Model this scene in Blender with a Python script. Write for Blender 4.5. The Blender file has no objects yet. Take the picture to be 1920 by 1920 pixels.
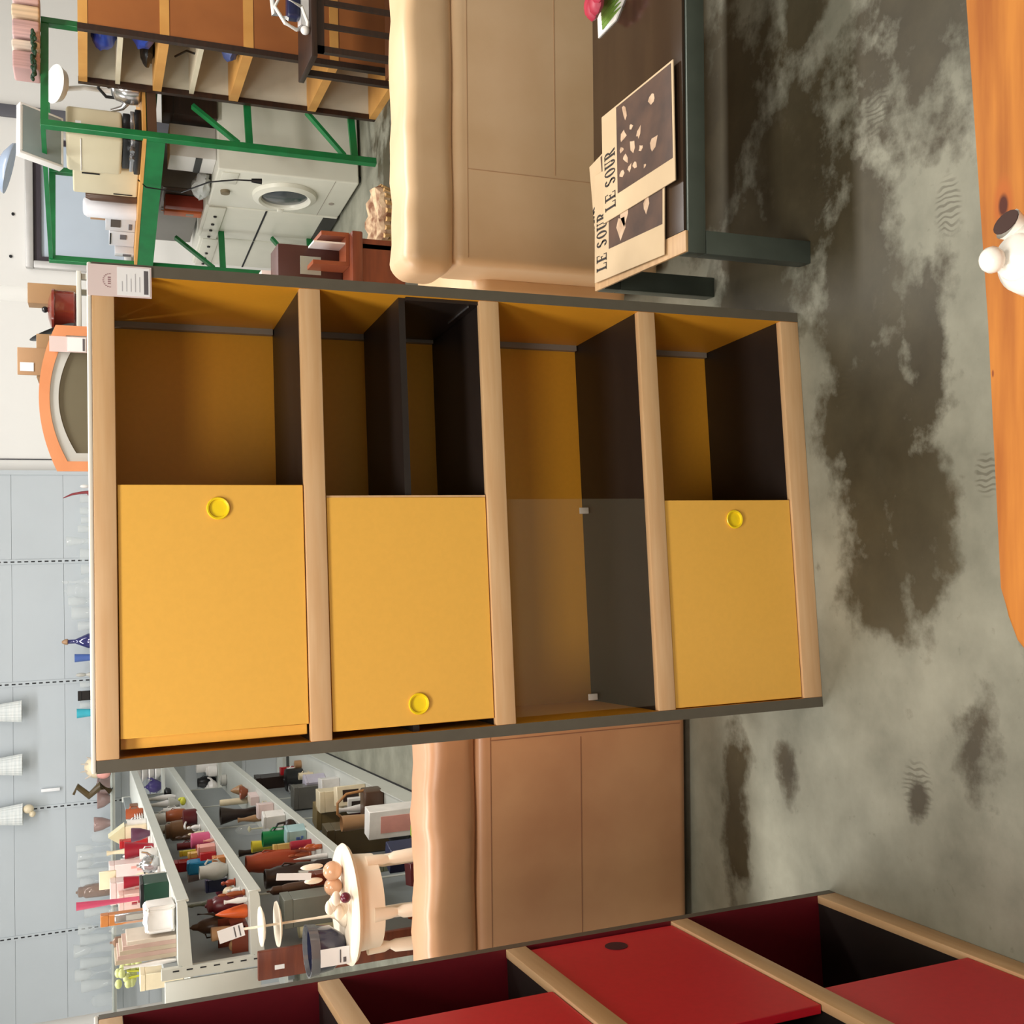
import bpy, bmesh, math, random
from mathutils import Vector, Matrix
SC = bpy.context.scene
COL = SC.collection
# ------------------------------------------------------------------ camera (portrait shot saved lying on its side)
cam = bpy.data.cameras.new('camera'); co = bpy.data.objects.new('camera', cam); COL.objects.link(co)
PITCH, ROLL = math.radians(21.78), math.radians(.53)
cp, sp, cr, sr = math.cos(PITCH), math.sin(PITCH), math.cos(ROLL), math.sin(ROLL)
F = Vector((0, cp, -sp)); R0 = Vector((1, 0, 0)); D0 = Vector((0, -sp, -cp))
RR = R0 * cr + D0 * sr; DD = D0 * cr - R0 * sr
M = Matrix((DD, RR, -F)).transposed().to_4x4()
M.translation = Vector((0, 0, 1.65))
co.matrix_world = M
cam.sensor_width = 36; cam.lens = 37.5; cam.clip_start = .02
SC.camera = co
# ------------------------------------------------------------------ world, lights, exposure
w = bpy.data.worlds.new('world'); SC.world = w; w.use_nodes = True
w.node_tree.nodes['Background'].inputs[0].default_value = (1, .97, .92, 1)
w.node_tree.nodes['Background'].inputs[1].default_value = .12
SC.view_settings.view_transform = 'Standard'; SC.view_settings.look = 'None'
SC.view_settings.exposure = 0.0; SC.view_settings.gamma = 1
SC.view_settings.use_curve_mapping = False
LIGHT_LAMPS = [  # x, y, length along x, watts, colour, width
    (-.8, .5, 2.2, 30, (1, .96, .89), .8), (-2.4, 3.9, 2.0, 29, (1, .97, .93), .4), (1.5, 3.9, 2.0, 36, (1, .96, .91), .4), (-1.3, -2.4, 2.4, 34, (1, .95, .88), 1.8),  # last entry is an added fill behind the camera for the shelf cells
    (-2.4, 6.9, 2.6, 18, (.97, .98, 1), .4), (2.2, 7.3, 2.6, 17, (1, .99, .98), .4), (0, 7.0, 1.8, 8, (.97, .99, 1), .3),
]
random.seed(7)
# ------------------------------------------------------------------ materials
def srgb(c):
    return tuple(((x / 255) / 12.92 if x <= 10 else ((x / 255 + .055) / 1.055) ** 2.4) for x in c) + (1,)
MATS = {}
def mat(name, c, rough=.5, metal=0, var=.08, scale=8, bump=0, coat=0, stretch=(1, 1, 1), c2=None, trans=0, spec=.5, detail=4, emit=0):
    if name in MATS: return MATS[name]
    m = bpy.data.materials.new(name); m.use_nodes = True; nt = m.node_tree; b = nt.nodes['Principled BSDF']
    c = srgb(c)
    if c2 is None: c2 = tuple(x * (1 - var) for x in c[:3]) + (1,)
    else: c2 = srgb(c2)
    tc = nt.nodes.new('ShaderNodeTexCoord'); mp = nt.nodes.new('ShaderNodeMapping'); n = nt.nodes.new('ShaderNodeTexNoise')
    mp.inputs['Scale'].default_value = stretch; n.inputs['Scale'].default_value = scale; n.inputs['Detail'].default_value = detail
    nt.links.new(tc.outputs['Object'], mp.inputs['Vector']); nt.links.new(mp.outputs[0], n.inputs['Vector'])
    r = nt.nodes.new('ShaderNodeValToRGB'); r.color_ramp.elements[0].position = .35; r.color_ramp.elements[1].position = .65
    r.color_ramp.elements[0].color = c2; r.color_ramp.elements[1].color = c
    nt.links.new(n.outputs['Fac'], r.inputs[0]); nt.links.new(r.outputs[0], b.inputs['Base Color'])
    b.inputs['Roughness'].default_value = rough; b.inputs['Metallic'].default_value = metal
    b.inputs['Coat Weight'].default_value = coat; b.inputs['Transmission Weight'].default_value = trans
    b.inputs['Specular IOR Level'].default_value = spec
    if emit:
        b.inputs['Emission Color'].default_value = c; b.inputs['Emission Strength'].default_value = emit
    if bump:
        bp = nt.nodes.new('ShaderNodeBump'); bp.inputs['Strength'].default_value = bump; bp.inputs['Distance'].default_value = .004
        nt.links.new(n.outputs['Fac'], bp.inputs['Height']); nt.links.new(bp.outputs[0], b.inputs['Normal'])
    MATS[name] = m; return m
def glass(name, c, alpha=.3, rough=.05, spec=.9):
    """thin clear glass: part see-through, part glossy tint"""
    if name in MATS: return MATS[name]
    m = mat(name, c, rough=rough, var=.02)
    nt = m.node_tree; b = nt.nodes['Principled BSDF']; b.inputs['Alpha'].default_value = alpha
    b.inputs['Specular IOR Level'].default_value = spec
    return m
YEL = mat('yellow_laminate', (238, 166, 44), .42, var=.03, scale=90)
YELD = mat('yellow_laminate_hazed', (238, 182, 80), .34, var=.03, scale=90)  # same laminate as the cells, paled to put haze into the doors
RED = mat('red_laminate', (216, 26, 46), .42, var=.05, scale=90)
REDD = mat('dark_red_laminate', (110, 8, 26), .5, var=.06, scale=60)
BEECH = mat('beech_edge', (214, 176, 132), .42, c2=(206, 164, 118), scale=5, stretch=(1, 14, 14))
BLACKP = mat('black_board', (34, 27, 24), .45, var=.1, scale=20)
GREYL = mat('grey_brown_laminate', (92, 86, 74), .45, var=.08, scale=30)
TOPW = mat('pale_top_laminate', (226, 220, 208), .35, var=.03)
GREYS = mat('grey_strip', (150, 140, 128), .5)
LEA = mat('beige_leather', (220, 188, 150), .40, c2=(212, 178, 138), scale=5, bump=.25, detail=8)
LEA2 = mat('shaded_tan_leather', (196, 148, 108), .38, c2=(178, 128, 92), scale=3, bump=.25, detail=8)  # leather darkened to hold the red unit's shade on the left sofa
SEAM = mat('leather_seam', (196, 156, 118), .6)
STEEL = mat('grey_steel_tube', (78, 86, 78), .45, metal=.3, var=.2, scale=9)
DGLASS = mat('dark_tabletop', (56, 42, 30), .16, c2=(48, 35, 26), scale=3, stretch=(1, 8, 1))
DWOOD = mat('dark_wood', (52, 30, 18), .45, c2=(38, 22, 14), scale=7, stretch=(1, 1, 8))
TANW = mat('tan_wood_rail', (196, 160, 116), .5, c2=(180, 142, 100), scale=6, stretch=(1, 8, 1))
ORW = mat('brown_panel_wood', (160, 96, 46), .5, c2=(138, 80, 38), scale=2.2)
TANE = mat('tan_shelf_wood', (212, 158, 84), .5, c2=(198, 142, 72), scale=5)
MAHOG = mat('mahogany', (118, 58, 34), .35, c2=(92, 42, 26), scale=4, stretch=(1, 1, 9))
PAPER = mat('newsprint', (202, 178, 144), .8, c2=(192, 168, 134), scale=5)
INK = mat('ink_black', (34, 26, 24), .7)
SEPIA = mat('sepia_print', (84, 58, 42), .6, c2=(60, 40, 30), scale=12)
SEPL = mat('sepia_light', (205, 176, 148), .6, c2=(170, 140, 112), scale=25)
GREEN = mat('green_enamel', (22, 118, 62), .4, var=.25, scale=10)
WHITEP = mat('white_plastic', (232, 230, 226), .35, var=.03)
MACH = mat('white_enamel', (214, 212, 198), .35, var=.03)
WALLW = mat('white_wall_paint', (232, 230, 226), .7, var=.02, scale=2)
PANEL = mat('blue_grey_steel_panel', (190, 197, 202), .42, var=.04, scale=2)
SHELFM = mat('pale_grey_steel', (200, 202, 194), .4, var=.04)
GONB = mat('gondola_back_steel', (140, 146, 148), .45, var=.05)
SLOT = mat('slot_dark', (30, 30, 34), .8)
CREAMP = mat('cream_paint', (244, 228, 206), .4, var=.03)
CHROME = mat('chrome', (205, 205, 208), .18, metal=.9)
LABEL = mat('label_white', (238, 238, 240), .5, var=.01)
LPINK = mat('label_pink', (222, 204, 202), .5, var=.02)
LGREY = mat('label_print', (96, 92, 96), .6)
CLEAR = glass('clear_glass', (228, 232, 230), .13)
PALET = {
 'white': (236, 232, 228), 'cream': (232, 216, 184), 'brownglass': (120, 84, 66), 'rust': (176, 88, 52), 'plum': (96, 56, 78), 'red': (178, 26, 34),
 'crimson': (160, 30, 50), 'darkgreen': (22, 60, 44), 'whitepink': (228, 204, 200), 'whitered': (228, 190, 180), 'orange': (214, 92, 36), 'orangewood': (196, 124, 66),
 'paper': (214, 200, 184), 'paper2': (190, 174, 152), 'pinkpaper': (194, 164, 152), 'green': (190, 196, 132), 'greyc': (188, 186, 178), 'greyc2': (112, 114, 104),
 'limeyellow': (206, 208, 70), 'black': (22, 22, 24), 'copper': (150, 76, 40), 'maroon': (92, 22, 30), 'amber': (108, 74, 44), 'pink': (206, 92, 132),
 'palepink': (226, 160, 150), 'yellow': (214, 196, 58), 'yelloworange': (222, 180, 96), 'blue': (24, 118, 160), 'navy': (34, 38, 74), 'redclay': (166, 70, 42),
 'brown': (84, 58, 42), 'mahog': (112, 48, 28), 'tan': (170, 130, 92), 'darkbrown': (46, 30, 24), 'greenc': (18, 122, 66), 'paleblue': (160, 192, 196),
 'straw': (204, 170, 96), 'paleyel': (214, 206, 168), 'greybox': (100, 98, 92), 'lilac': (196, 190, 206), 'olive': (132, 112, 70), 'olivedark': (86, 70, 42),
 'lime': (156, 184, 66), 'greygreen': (112, 118, 100), 'turq': (70, 186, 206), 'bluec': (84, 112, 182), 'purple': (62, 52, 108), 'rosebrown': (186, 156, 148), 'wood': (176, 124, 76),
}
def pm(c):
    if c == 'chrome': return CHROME
    if c == 'clear': return CLEAR
    if c == 'clearbrown': return glass('brown_glass', (150, 110, 84), .55)
    if c == 'pinkglass': return glass('pink_glass', (214, 84, 120), .75)
    if c == 'redglass': return glass('red_glass', (150, 40, 50), .8)
    if c == 'bluegold': return glass('blue_glass', (44, 44, 110), .85)
    if c == 'amberb': return glass('amber_glass', (186, 84, 30), .85)
    if c == 'rosebrown': return glass('rose_glass', (176, 146, 140), .7)
    return mat('glazed_' + c, PALET[c], .32, var=.12, scale=14)
# ------------------------------------------------------------------ mesh helpers
class MB:
    def __init__(s): s.bm = bmesh.new(); s.mats = []; s.cur = 0
    def use(s, m):
        if m not in s.mats: s.mats.append(m)
        s.cur = s.mats.index(m); return s
    def _fin(s, vs, M=None, smooth=False):
        fs = {f for v in vs for f in v.link_faces}
        for f in fs:
            f.material_index = s.cur; f.smooth = smooth
        if M is not None: bmesh.ops.transform(s.bm, matrix=M, verts=list(vs))
        return s
    def box(s, x0, x1, y0, y1, z0, z1, bev=0, M=None, seg=2, smooth=False):
        r = bmesh.ops.create_cube(s.bm, size=1); vs = r['verts']
        bmesh.ops.scale(s.bm, vec=(abs(x1 - x0), abs(y1 - y0), abs(z1 - z0)), verts=vs)
        bmesh.ops.translate(s.bm, vec=((x0 + x1) / 2, (y0 + y1) / 2, (z0 + z1) / 2), verts=vs)
        if bev:
            es = list({e for v in vs for e in v.link_edges})
            fs0 = set(s.bm.faces)
            rr = bmesh.ops.bevel(s.bm, geom=es, offset=bev, segments=seg, affect='EDGES', profile=.5)
            vs = list({v for f in rr['faces'] for v in f.verts} | {v for v in vs if v.is_valid})
            # include whole island
            isl = set(vs); st = list(vs)
            while st:
                v = st.pop()
                for e in v.link_edges:
                    o = e.other_vert(v)
                    if o not in isl: isl.add(o); st.append(o)
            vs = list(isl)
        return s._fin(vs, M, smooth or bev > 0)
    def lathe(s, prof, n=20, c=(0, 0, 0), M=None, sx=1, sy=1, smooth=True):
        rings = []
        for r, z in prof:
            if r < 1e-5: rings.append([s.bm.verts.new((c[0], c[1], c[2] + z))])
            else: rings.append([s.bm.verts.new((c[0] + sx * r * math.cos(2 * math.pi * i / n), c[1] + sy * r * math.sin(2 * math.pi * i / n), c[2] + z)) for i in range(n)])
        for a, b in zip(rings, rings[1:]):
            for i in range(n):
                j = (i + 1) % n
                if len(a) == 1 and len(b) == 1: continue
                if len(a) == 1: q = [a[0], b[j], b[i]]
                elif len(b) == 1: q = [a[i], a[j], b[0]]
                else: q = [a[i], a[j], b[j], b[i]]
                s.bm.faces.new(q)
        if len(rings[0]) > 1: s.bm.faces.new(rings[0][::-1])
        if len(rings[-1]) > 1 and prof[-1][0] > 0 and not prof[-1][1] < max(p[1] for p in prof) - 1e-4: s.bm.faces.new(rings[-1])
        return s._fin([v for r in rings for v in r], M, smooth)
    def ball(s, c, r, sx=1, sy=1, sz=1, M=None, n=14):
        k = bmesh.ops.create_uvsphere(s.bm, u_segments=n, v_segments=max(6, n * 2 // 3), radius=r)
        bmesh.ops.scale(s.bm, vec=(sx, sy, sz), verts=k['verts']); bmesh.ops.translate(s.bm, vec=c, verts=k['verts'])
        return s._fin(k['verts'], M, True)
    def tube(s, pts, r, n=8, cap=True, M=None, smooth=True):
        pts = [Vector(p) for p in pts]; rings = []
        rs = r if isinstance(r, (list, tuple)) else [r] * len(pts)
        for i, p in enumerate(pts):
            t = (pts[min(i + 1, len(pts) - 1)] - pts[max(i - 1, 0)]).normalized()
            u = t.cross(Vector((0, 0, 1)));
            if u.length < .2: u = t.cross(Vector((1, 0, 0)))
            u.normalize(); v = t.cross(u)
            rings.append([s.bm.verts.new(p + (u * math.cos(2 * math.pi * k / n) + v * math.sin(2 * math.pi * k / n)) * rs[i]) for k in range(n)])
        for a, b in zip(rings, rings[1:]):
            for k in range(n): s.bm.faces.new((a[k], a[(k + 1) % n], b[(k + 1) % n], b[k]))
        if cap: s.bm.faces.new(rings[0][::-1]); s.bm.faces.new(rings[-1])
        return s._fin([v for r in rings for v in r], M, smooth)
    def bar(s, p, q, w, d, M=None, up=(0, 0, 1)):
        """rectangular bar from p to q"""
        p, q = Vector(p), Vector(q); t = (q - p).normalized(); u = t.cross(Vector(up))
        if u.length < .05: u = t.cross(Vector((0, 1, 0)))
        u.normalize(); v = t.cross(u)
        a = [s.bm.verts.new(P + u * (i * w / 2) + v * (j * d / 2)) for P in (p, q) for i, j in ((-1, -1), (1, -1), (1, 1), (-1, 1))]
        for f in ((0, 1, 2, 3), (7, 6, 5, 4), (0, 4, 5, 1), (1, 5, 6, 2), (2, 6, 7, 3), (3, 7, 4, 0)): s.bm.faces.new([a[k] for k in f])
        return s._fin(a, M)
    def prism(s, poly, z0, z1, M=None, smooth=False):
        a = [s.bm.verts.new((x, y, z0)) for x, y in poly]; b = [s.bm.verts.new((x, y, z1)) for x, y in poly]; n = len(a)
        s.bm.faces.new(a[::-1]); s.bm.faces.new(b)
        for i in range(n): s.bm.faces.new((a[i], a[(i + 1) % n], b[(i + 1) % n], b[i]))
        return s._fin(a + b, M, smooth)
    def build(s, name, m=None, parent=None, loc=None, rz=0):
        if m is not None and not s.mats: s.mats = [m]
        elif m is not None and m not in s.mats: s.mats[0] = m if len(s.mats) == 0 else s.mats[0]
        bmesh.ops.recalc_face_normals(s.bm, faces=s.bm.faces)
        me = bpy.data.meshes.new(name); s.bm.to_mesh(me); s.bm.free()
        for k in s.mats: me.materials.append(k)
        o = bpy.data.objects.new(name, me); COL.objects.link(o)
        if any(p.use_smooth for p in me.polygons): me.set_sharp_from_angle(angle=math.radians(40))
        if parent: o.parent = parent
        if loc: o.location = loc
        if rz: o.rotation_euler.z = rz
        return o
def tag(o, label=None, cat=None, group=None, kind=None):
    if label: o['label'] = label
    if cat: o['category'] = cat
    if group: o['group'] = group
    if kind: o['kind'] = kind
    return o
def thing(name, loc, label, cat, rz=0, group=None):
    o = bpy.data.objects.new(name, None); COL.objects.link(o); o.location = loc; o.rotation_euler.z = rz; o.empty_display_size = .1
    return tag(o, label, cat, group)
def struct(mb, name, m): return tag(mb.build(name, m), kind='structure')
def text_mb(txt, size, m, name, parent, loc, rot=(0, 0, 0), ext=.0004, sx=1, bold=.02, align='LEFT'):
    cu = bpy.data.curves.new(name, 'FONT'); cu.body = txt; cu.size = size; cu.extrude = ext; cu.offset = bold * size; cu.align_x = align
    t = bpy.data.objects.new(name + '_tmp', cu); COL.objects.link(t)
    me = bpy.data.meshes.new_from_object(t); bpy.data.objects.remove(t); me.name = name
    for v in me.vertices: v.co.x *= sx
    me.materials.clear(); me.materials.append(m)
    o = bpy.data.objects.new(name, me); COL.objects.link(o); o.parent = parent; o.location = loc; o.rotation_euler = rot
    return o
# ================================================================== SETTING
def floor_material():
    m = bpy.data.materials.new('stained_concrete'); m.use_nodes = True; nt = m.node_tree; N = nt.nodes; L = nt.links; b = N['Principled BSDF']
    tc = N.new('ShaderNodeTexCoord'); P = tc.outputs['Object']
    def noise(sc, det=6, rough=.6):
        n = N.new('ShaderNodeTexNoise'); n.inputs['Scale'].default_value = sc; n.inputs['Detail'].default_value = det; n.inputs['Roughness'].default_value = rough
        L.new(P, n.inputs['Vector']); return n
    def math_(op, a, b_=None, clamp=False):
        n = N.new('ShaderNodeMath'); n.operation = op; n.use_clamp = clamp
        for i, x in enumerate((a, b_)):
            if x is None: continue
            if isinstance(x, (int, float)): n.inputs[i].default_value = x
            else: L.new(x, n.inputs[i])
        return n.outputs[0]
    def ramp(f, els):
        r = N.new('ShaderNodeValToRGB'); L.new(f, r.inputs[0]); e = r.color_ramp.elements
        e[0].position, e[0].color = els[0][0], srgb(els[0][1]); e[1].position, e[1].color = els[1][0], srgb(els[1][1])
        for p_, c_ in els[2:]:
            k = e.new(p_); k.color = srgb(c_)
        return r.outputs[0]
    base = ramp(noise(3.2, 9).outputs['Fac'], [(.32, (110, 110, 96)), (.68, (152, 151, 135))])
    fine = noise(26, 8).outputs['Fac']
    warp = noise(5.5, 9, .62).outputs['Fac']; big = noise(1.6, 3).outputs['Fac']
    mx = None
    # dark stains and fainter dark patches on the slab: centre x, y, radii
    for cx, cy, rx, ry, st in [(q + (1,))[:5] for q in [(.80, 2.2, .36, .30), (.52, 1.98, .34, .17), (.19, 1.93, .36, .20), (-.02, 1.80, .24, .12), (.34, 1.77, .26, .09), (-.15, 1.92, .16, .16), (1.05, 2.55, .4, .3),
                           (.62, 2.42, .4, .2), (-.66, 2.25, .10, .07, .8), (-.62, 1.80, .07, .05, .8), (1.3, 2.15, .25, .1), (-.85, 2.5, .35, .10, .8), (1.5, 5.6, 1.6, .8), (1.15, 1.75, .6, .45, .75), (.2, 1.45, 1.0, .25, .35), (-.5, 1.65, .3, .14, .45)]]:
        mp = N.new('ShaderNodeMapping'); mp.vector_type = 'TEXTURE'; mp.inputs['Location'].default_value = (cx, cy, 0); mp.inputs['Scale'].default_value = (rx, ry, 1)
        L.new(P, mp.inputs['Vector']); ln = N.new('ShaderNodeVectorMath'); ln.operation = 'LENGTH'; L.new(mp.outputs[0], ln.inputs[0])
        v = math_('SUBTRACT', st, ln.outputs['Value'])
        mx = v if mx is None else math_('MAXIMUM', mx, v)
    f = math_('ADD', mx, math_('MULTIPLY', math_('SUBTRACT', warp, .5), 2.3))
    f = math_('ADD', f, math_('MULTIPLY', math_('SUBTRACT', fine, .5), .5))
    mask = math_('MULTIPLY', f, 2.6, True)
    mask = math_('MULTIPLY', mask, math_('ADD', math_('MULTIPLY', big, .5), .72), True)
    dark = ramp(warp, [(.3, (52, 46, 31)), (.75, (76, 69, 50))])
    mix = N.new('ShaderNodeMix'); mix.data_type = 'RGBA'; L.new(mask, mix.inputs['Factor']); L.new(base, mix.inputs['A']); L.new(dark, mix.inputs['B'])
    # pale cement smears and speckle
    sm = math_('MULTIPLY', math_('SUBTRACT', noise(2.3, 10, .7).outputs['Fac'], .56), 6, True)
    mix2 = N.new('ShaderNodeMix'); mix2.data_type = 'RGBA'; L.new(math_('MULTIPLY', sm, .18), mix2.inputs['Factor']); L.new(mix.outputs['Result'], mix2.inputs['A']); mix2.inputs['B'].default_value = srgb((176, 170, 152))
    sp_ = math_('MULTIPLY', math_('SUBTRACT', .36, fine), 8, True)
    mix3 = N.new('ShaderNodeMix'); mix3.data_type = 'RGBA'; L.new(math_('MULTIPLY', sp_, .5), mix3.inputs['Factor']); L.new(mix2.outputs['Result'], mix3.inputs['A']); mix3.inputs['B'].default_value = srgb((80, 72, 56))
    # ridged sole prints
    wv = N.new('ShaderNodeTexWave'); wv.inputs['Scale'].default_value = 25; wv.inputs['Distortion'].default_value = 7; wv.inputs['Detail'].default_value = 1; L.new(P, wv.inputs['Vector'])
    pm_ = None
    for cx, cy, rx, ry in [(.913, 1.91, .09, .045), (.747, 2.095, .06, .03), (.291, 2.014, .055, .05), (.065, 1.605, .05, .035), (-.602, 1.803, .07, .05), (.62, 1.70, .07, .04)]:
        mp = N.new('ShaderNodeMapping'); mp.vector_type = 'TEXTURE'; mp.inputs['Location'].default_value = (cx, cy, 0); mp.inputs['Scale'].default_value = (rx, ry, 1)
        L.new(P, mp.inputs['Vector']); ln = N.new('ShaderNodeVectorMath'); ln.operation = 'LENGTH'; L.new(mp.outputs[0], ln.inputs[0])
        v = math_('MULTIPLY', math_('SUBTRACT', 1, ln.outputs['Value']), 3, True); pm_ = v if pm_ is None else math_('MAXIMUM', pm_, v)
    pr_ = math_('MULTIPLY', math_('MULTIPLY', math_('SUBTRACT', wv.outputs['Fac'], .5), 3, True), math_('MULTIPLY', pm_, .5))
    mix4 = N.new('ShaderNodeMix'); mix4.data_type = 'RGBA'; L.new(pr_, mix4.inputs['Factor']); L.new(mix3.outputs['Result'], mix4.inputs['A']); mix4.inputs['B'].default_value = srgb((66, 60, 46))
    L.new(mix4.outputs['Result'], b.inputs['Base Color'])
    L.new(math_('SUBTRACT', .66, math_('MULTIPLY', mask, .12)), b.inputs['Roughness']); b.inputs['Specular IOR Level'].default_value = .4
    bp = N.new('ShaderNodeBump'); bp.inputs['Strength'].default_value = .12; bp.inputs['Distance'].default_value = .01; L.new(warp, bp.inputs['Height']); L.new(bp.outputs[0], b.inputs['Normal'])
    return m
struct(MB().box(-5, 5.5, -7, 9.4, -.1, 0), 'floor', floor_material())
struct(MB().box(-5, 5.5, -7, 9.4, 4.0, 4.1), 'ceiling', WALLW)
struct(MB().box(-5, 5.5, 9.4, 9.5, 0, 4.0), 'wall_back', WALLW)
struct(MB().box(-5.1, -5, -7, 9.4, 0, 4.0), 'wall_left', WALLW)
struct(MB().box(5.5, 5.6, -7, 9.4, 0, 4.0), 'wall_right', WALLW)
struct(MB().box(-5, 5.5, -7.1, -7, 0, 4.0), 'wall_front', WALLW)
struct(MB().box(3.19, 3.285, 9.36, 9.4, 0, 3.0, .004), 'trim_1', mat('dark_grey_frame', (92, 92, 100), .5))
struct(MB().box(.455, .463, 9.392, 9.4, 0, 4.0), 'trim_2', mat('joint_line', (70, 70, 74), .7))
# window behind the green rack
wf = struct(MB().box(1.99, 3.10, 9.33, 9.4, 2.02, 2.08, .008).box(1.99, 2.05, 9.33, 9.4, 1.28, 2.02, .008).box(3.04, 3.10, 9.33, 9.4, 1.28, 2.02, .008).box(2.05, 3.04, 9.33, 9.4, 1.28, 1.34, .008), 'window_1', mat('aluminium_frame', (196, 194, 192), .4, metal=.3))
MB().box(2.05, 3.04, 9.36, 9.4, 1.965, 2.02).box(2.05, 2.09, 9.36, 9.4, 1.34, 1.965).box(3.0, 3.04, 9.36, 9.4, 1.34, 1.965).build('window_gasket', mat('dark_gasket', (58, 50, 58), .6), wf)
MB().box(2.09, 3.0, 9.385, 9.398, 1.34, 1.965).build('pane', mat('frosted_pane', (196, 208, 222), .12, var=.06, scale=2), wf)
for x, z in ((2.42, 2.17), (2.08, 2.19)):
    MB().lathe([(.012, 0), (.012, .012), (0, .014)], 10, M=Matrix.Translation((x, 9.4, z)) @ Matrix.Rotation(math.pi / 2, 4, 'X')).build('trim_3' if x > 2.2 else 'trim_4', SLOT)['kind'] = 'structure'
# ceiling lamps
for i, (x, y, ln, wt, c, wd) in enumerate(LIGHT_LAMPS):
    L = ['above the yellow shelf unit', 'on the left half way back', 'on the right half way back', 'added behind the camera to brighten shelf cells', 'above the shelving at back left', 'above the green rack', 'in the middle near the back wall'][i]
    t = thing('ceiling_lamp', (x, y, 4.0), 'white fluorescent batten lamp on the ceiling ' + L, 'lamp')
    MB().box(-ln / 2, ln / 2, -.07, .07, -.06, 0, .005).build('housing', WHITEP, t)
    MB().tube([(-ln / 2 + .03, 0, -.085), (ln / 2 - .03, 0, -.085)], .016, 10).build('tube', mat('lamp_tube', (255, 250, 240), .4, emit=3), t)
    li = bpy.data.lights.new('lamp_light', 'AREA'); li.shape = 'RECTANGLE'; li.size = ln; li.size_y = wd; li.energy = wt * 4; li.color = c
    lo = bpy.data.objects.new('lamp_light', li); COL.objects.link(lo); lo.parent = t; lo.location = (0, 0, -.13)
# ================================================================== SHELF UNITS
BO = [(1.6361, 1.5955), (1.2381, 1.1949), (.8436, .7982), (.4501, .4060), (.0530, 0)]   # board tops and undersides
UW, UT, UD = .97, .0237, .36
def finger_pull(par, x, z, m, dark=False):
    Mx = Matrix.Translation((x, .0055, z)) @ Matrix.Rotation(math.pi / 2, 4, 'X')
    mb = MB().use(m).lathe([(.0215, 0), (.0225, .003), (.021, .005), (.018, .004), (.0165, -.001), (.015, -.0005), (0, -.0005)], 28, M=Mx)
    mb.build('finger_pull', m, par)
def door(par, x0, x1, z0, z1, m, y=.006, edge=None):
    o = MB().box(x0, x1, y, y + .016, z0, z1, .0012, seg=1).build('sliding_door', m, par)
    if edge: MB().box(x1, x1 + .004, y + .001, y + .015, z0, z1).build('edge_band', BEECH, o)
    return o
def shelf_unit(name, loc, rz, label, inner, doorm, back):
    u = thing(name, loc, label, 'shelf unit', rz)
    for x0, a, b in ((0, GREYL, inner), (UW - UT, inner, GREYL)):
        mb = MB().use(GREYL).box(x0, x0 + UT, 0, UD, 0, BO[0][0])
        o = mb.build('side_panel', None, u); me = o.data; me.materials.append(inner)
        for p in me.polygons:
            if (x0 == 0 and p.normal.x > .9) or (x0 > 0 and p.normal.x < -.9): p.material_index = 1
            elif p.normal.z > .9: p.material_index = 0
    for i, (t, bt) in enumerate(BO):
        s = MB().use(BLACKP).box(UT, UW - UT, .018, UD - .006, bt + .004, t - .002)
        if i == 0: s.use(TOPW).box(UT, UW - UT, .018, UD, t - .002, t)
        s = s.build('shelf', None, u)
        MB().box(UT, UW - UT, 0, .018, bt, t, .002, seg=2).build('front_edging', BEECH, s)
    if True: MB().box(0, UW, 0, UD, BO[0][0], BO[0][0] + .008, .003, seg=2).build('top_cover', TOPW, u)
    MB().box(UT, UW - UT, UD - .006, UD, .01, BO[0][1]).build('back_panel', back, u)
    for i in range(4):
        MB().box(UW - UT - .014, UW - UT, UD - .022, UD - .006, BO[i + 1][0], BO[i][1]).build('corner_batten', GREYS, u)
    return u
Y = shelf_unit('shelf_unit', (-.4771, 2.1156, 0), .0893, 'tall yellow and beech shelf unit with sliding doors standing in the middle of the floor', YEL, YELD, YEL)
g = .002
d = door(Y, .059, .539, BO[1][0] + g, BO[0][1] - g, YELD); finger_pull(d, .492, 1.408, mat('lemon_plastic', (248, 214, 30), .3, var=.02))
door(Y, .037, .515, BO[1][0] + g, BO[0][1] - g, YELD, .026)
d = door(Y, .039, .513, BO[2][0] + g, BO[1][1] - g, YELD, edge=1); finger_pull(d, .082, 1.012, MATS['lemon_plastic'])
d = door(Y, .026, .503, BO[4][0] + g, BO[3][1] - g, YELD); finger_pull(d, .457, .217, MATS['lemon_plastic'])
gd = MB().box(.036, .508, .008, .013, BO[3][0] + g, BO[2][1] - g).build('glass_door', glass('grey_glass', (190, 184, 160), .04, .06, .35), Y); gd['label'] = 'clear sliding glass door'
for x in (.067, .481): MB().box(x - .007, x + .007, .004, .008, .6, .622, .001).build('glass_clip', GREYS, gd)
ins = MB().box(UT, UW - UT, .02, UD - .03, 1.008, 1.022).build('inner_shelf', BLACKP, Y); ins['label'] = 'black half height inner shelf'
b = MB().box(UW - UT - .008, UW - UT, .01, UD - .03, BO[2][0], 1.008).build('inner_side', BLACKP, Y); b['label'] = 'black inner side below the inner shelf'
MB().box(UW - UT - .012, UW - UT - .0085, .02, .16, .862, .864).build('runner', CHROME, b)
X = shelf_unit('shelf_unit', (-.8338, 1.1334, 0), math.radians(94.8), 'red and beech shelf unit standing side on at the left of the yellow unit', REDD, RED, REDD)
d = door(X, .20, .70, BO[2][0] + g, BO[1][1] - g, RED)
d = door(X, .418, .935, BO[3][0] + g, BO[2][1] - g, RED)
MB().lathe([(.024, 0), (.024, .001), (0, .001)], 24, M=Matrix.Translation((.869, .0058, .625)) @ Matrix.Rotation(math.pi / 2, 4, 'X')).build('finger_hole', mat('hole_dark', (70, 12, 20), .7), d)
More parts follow.
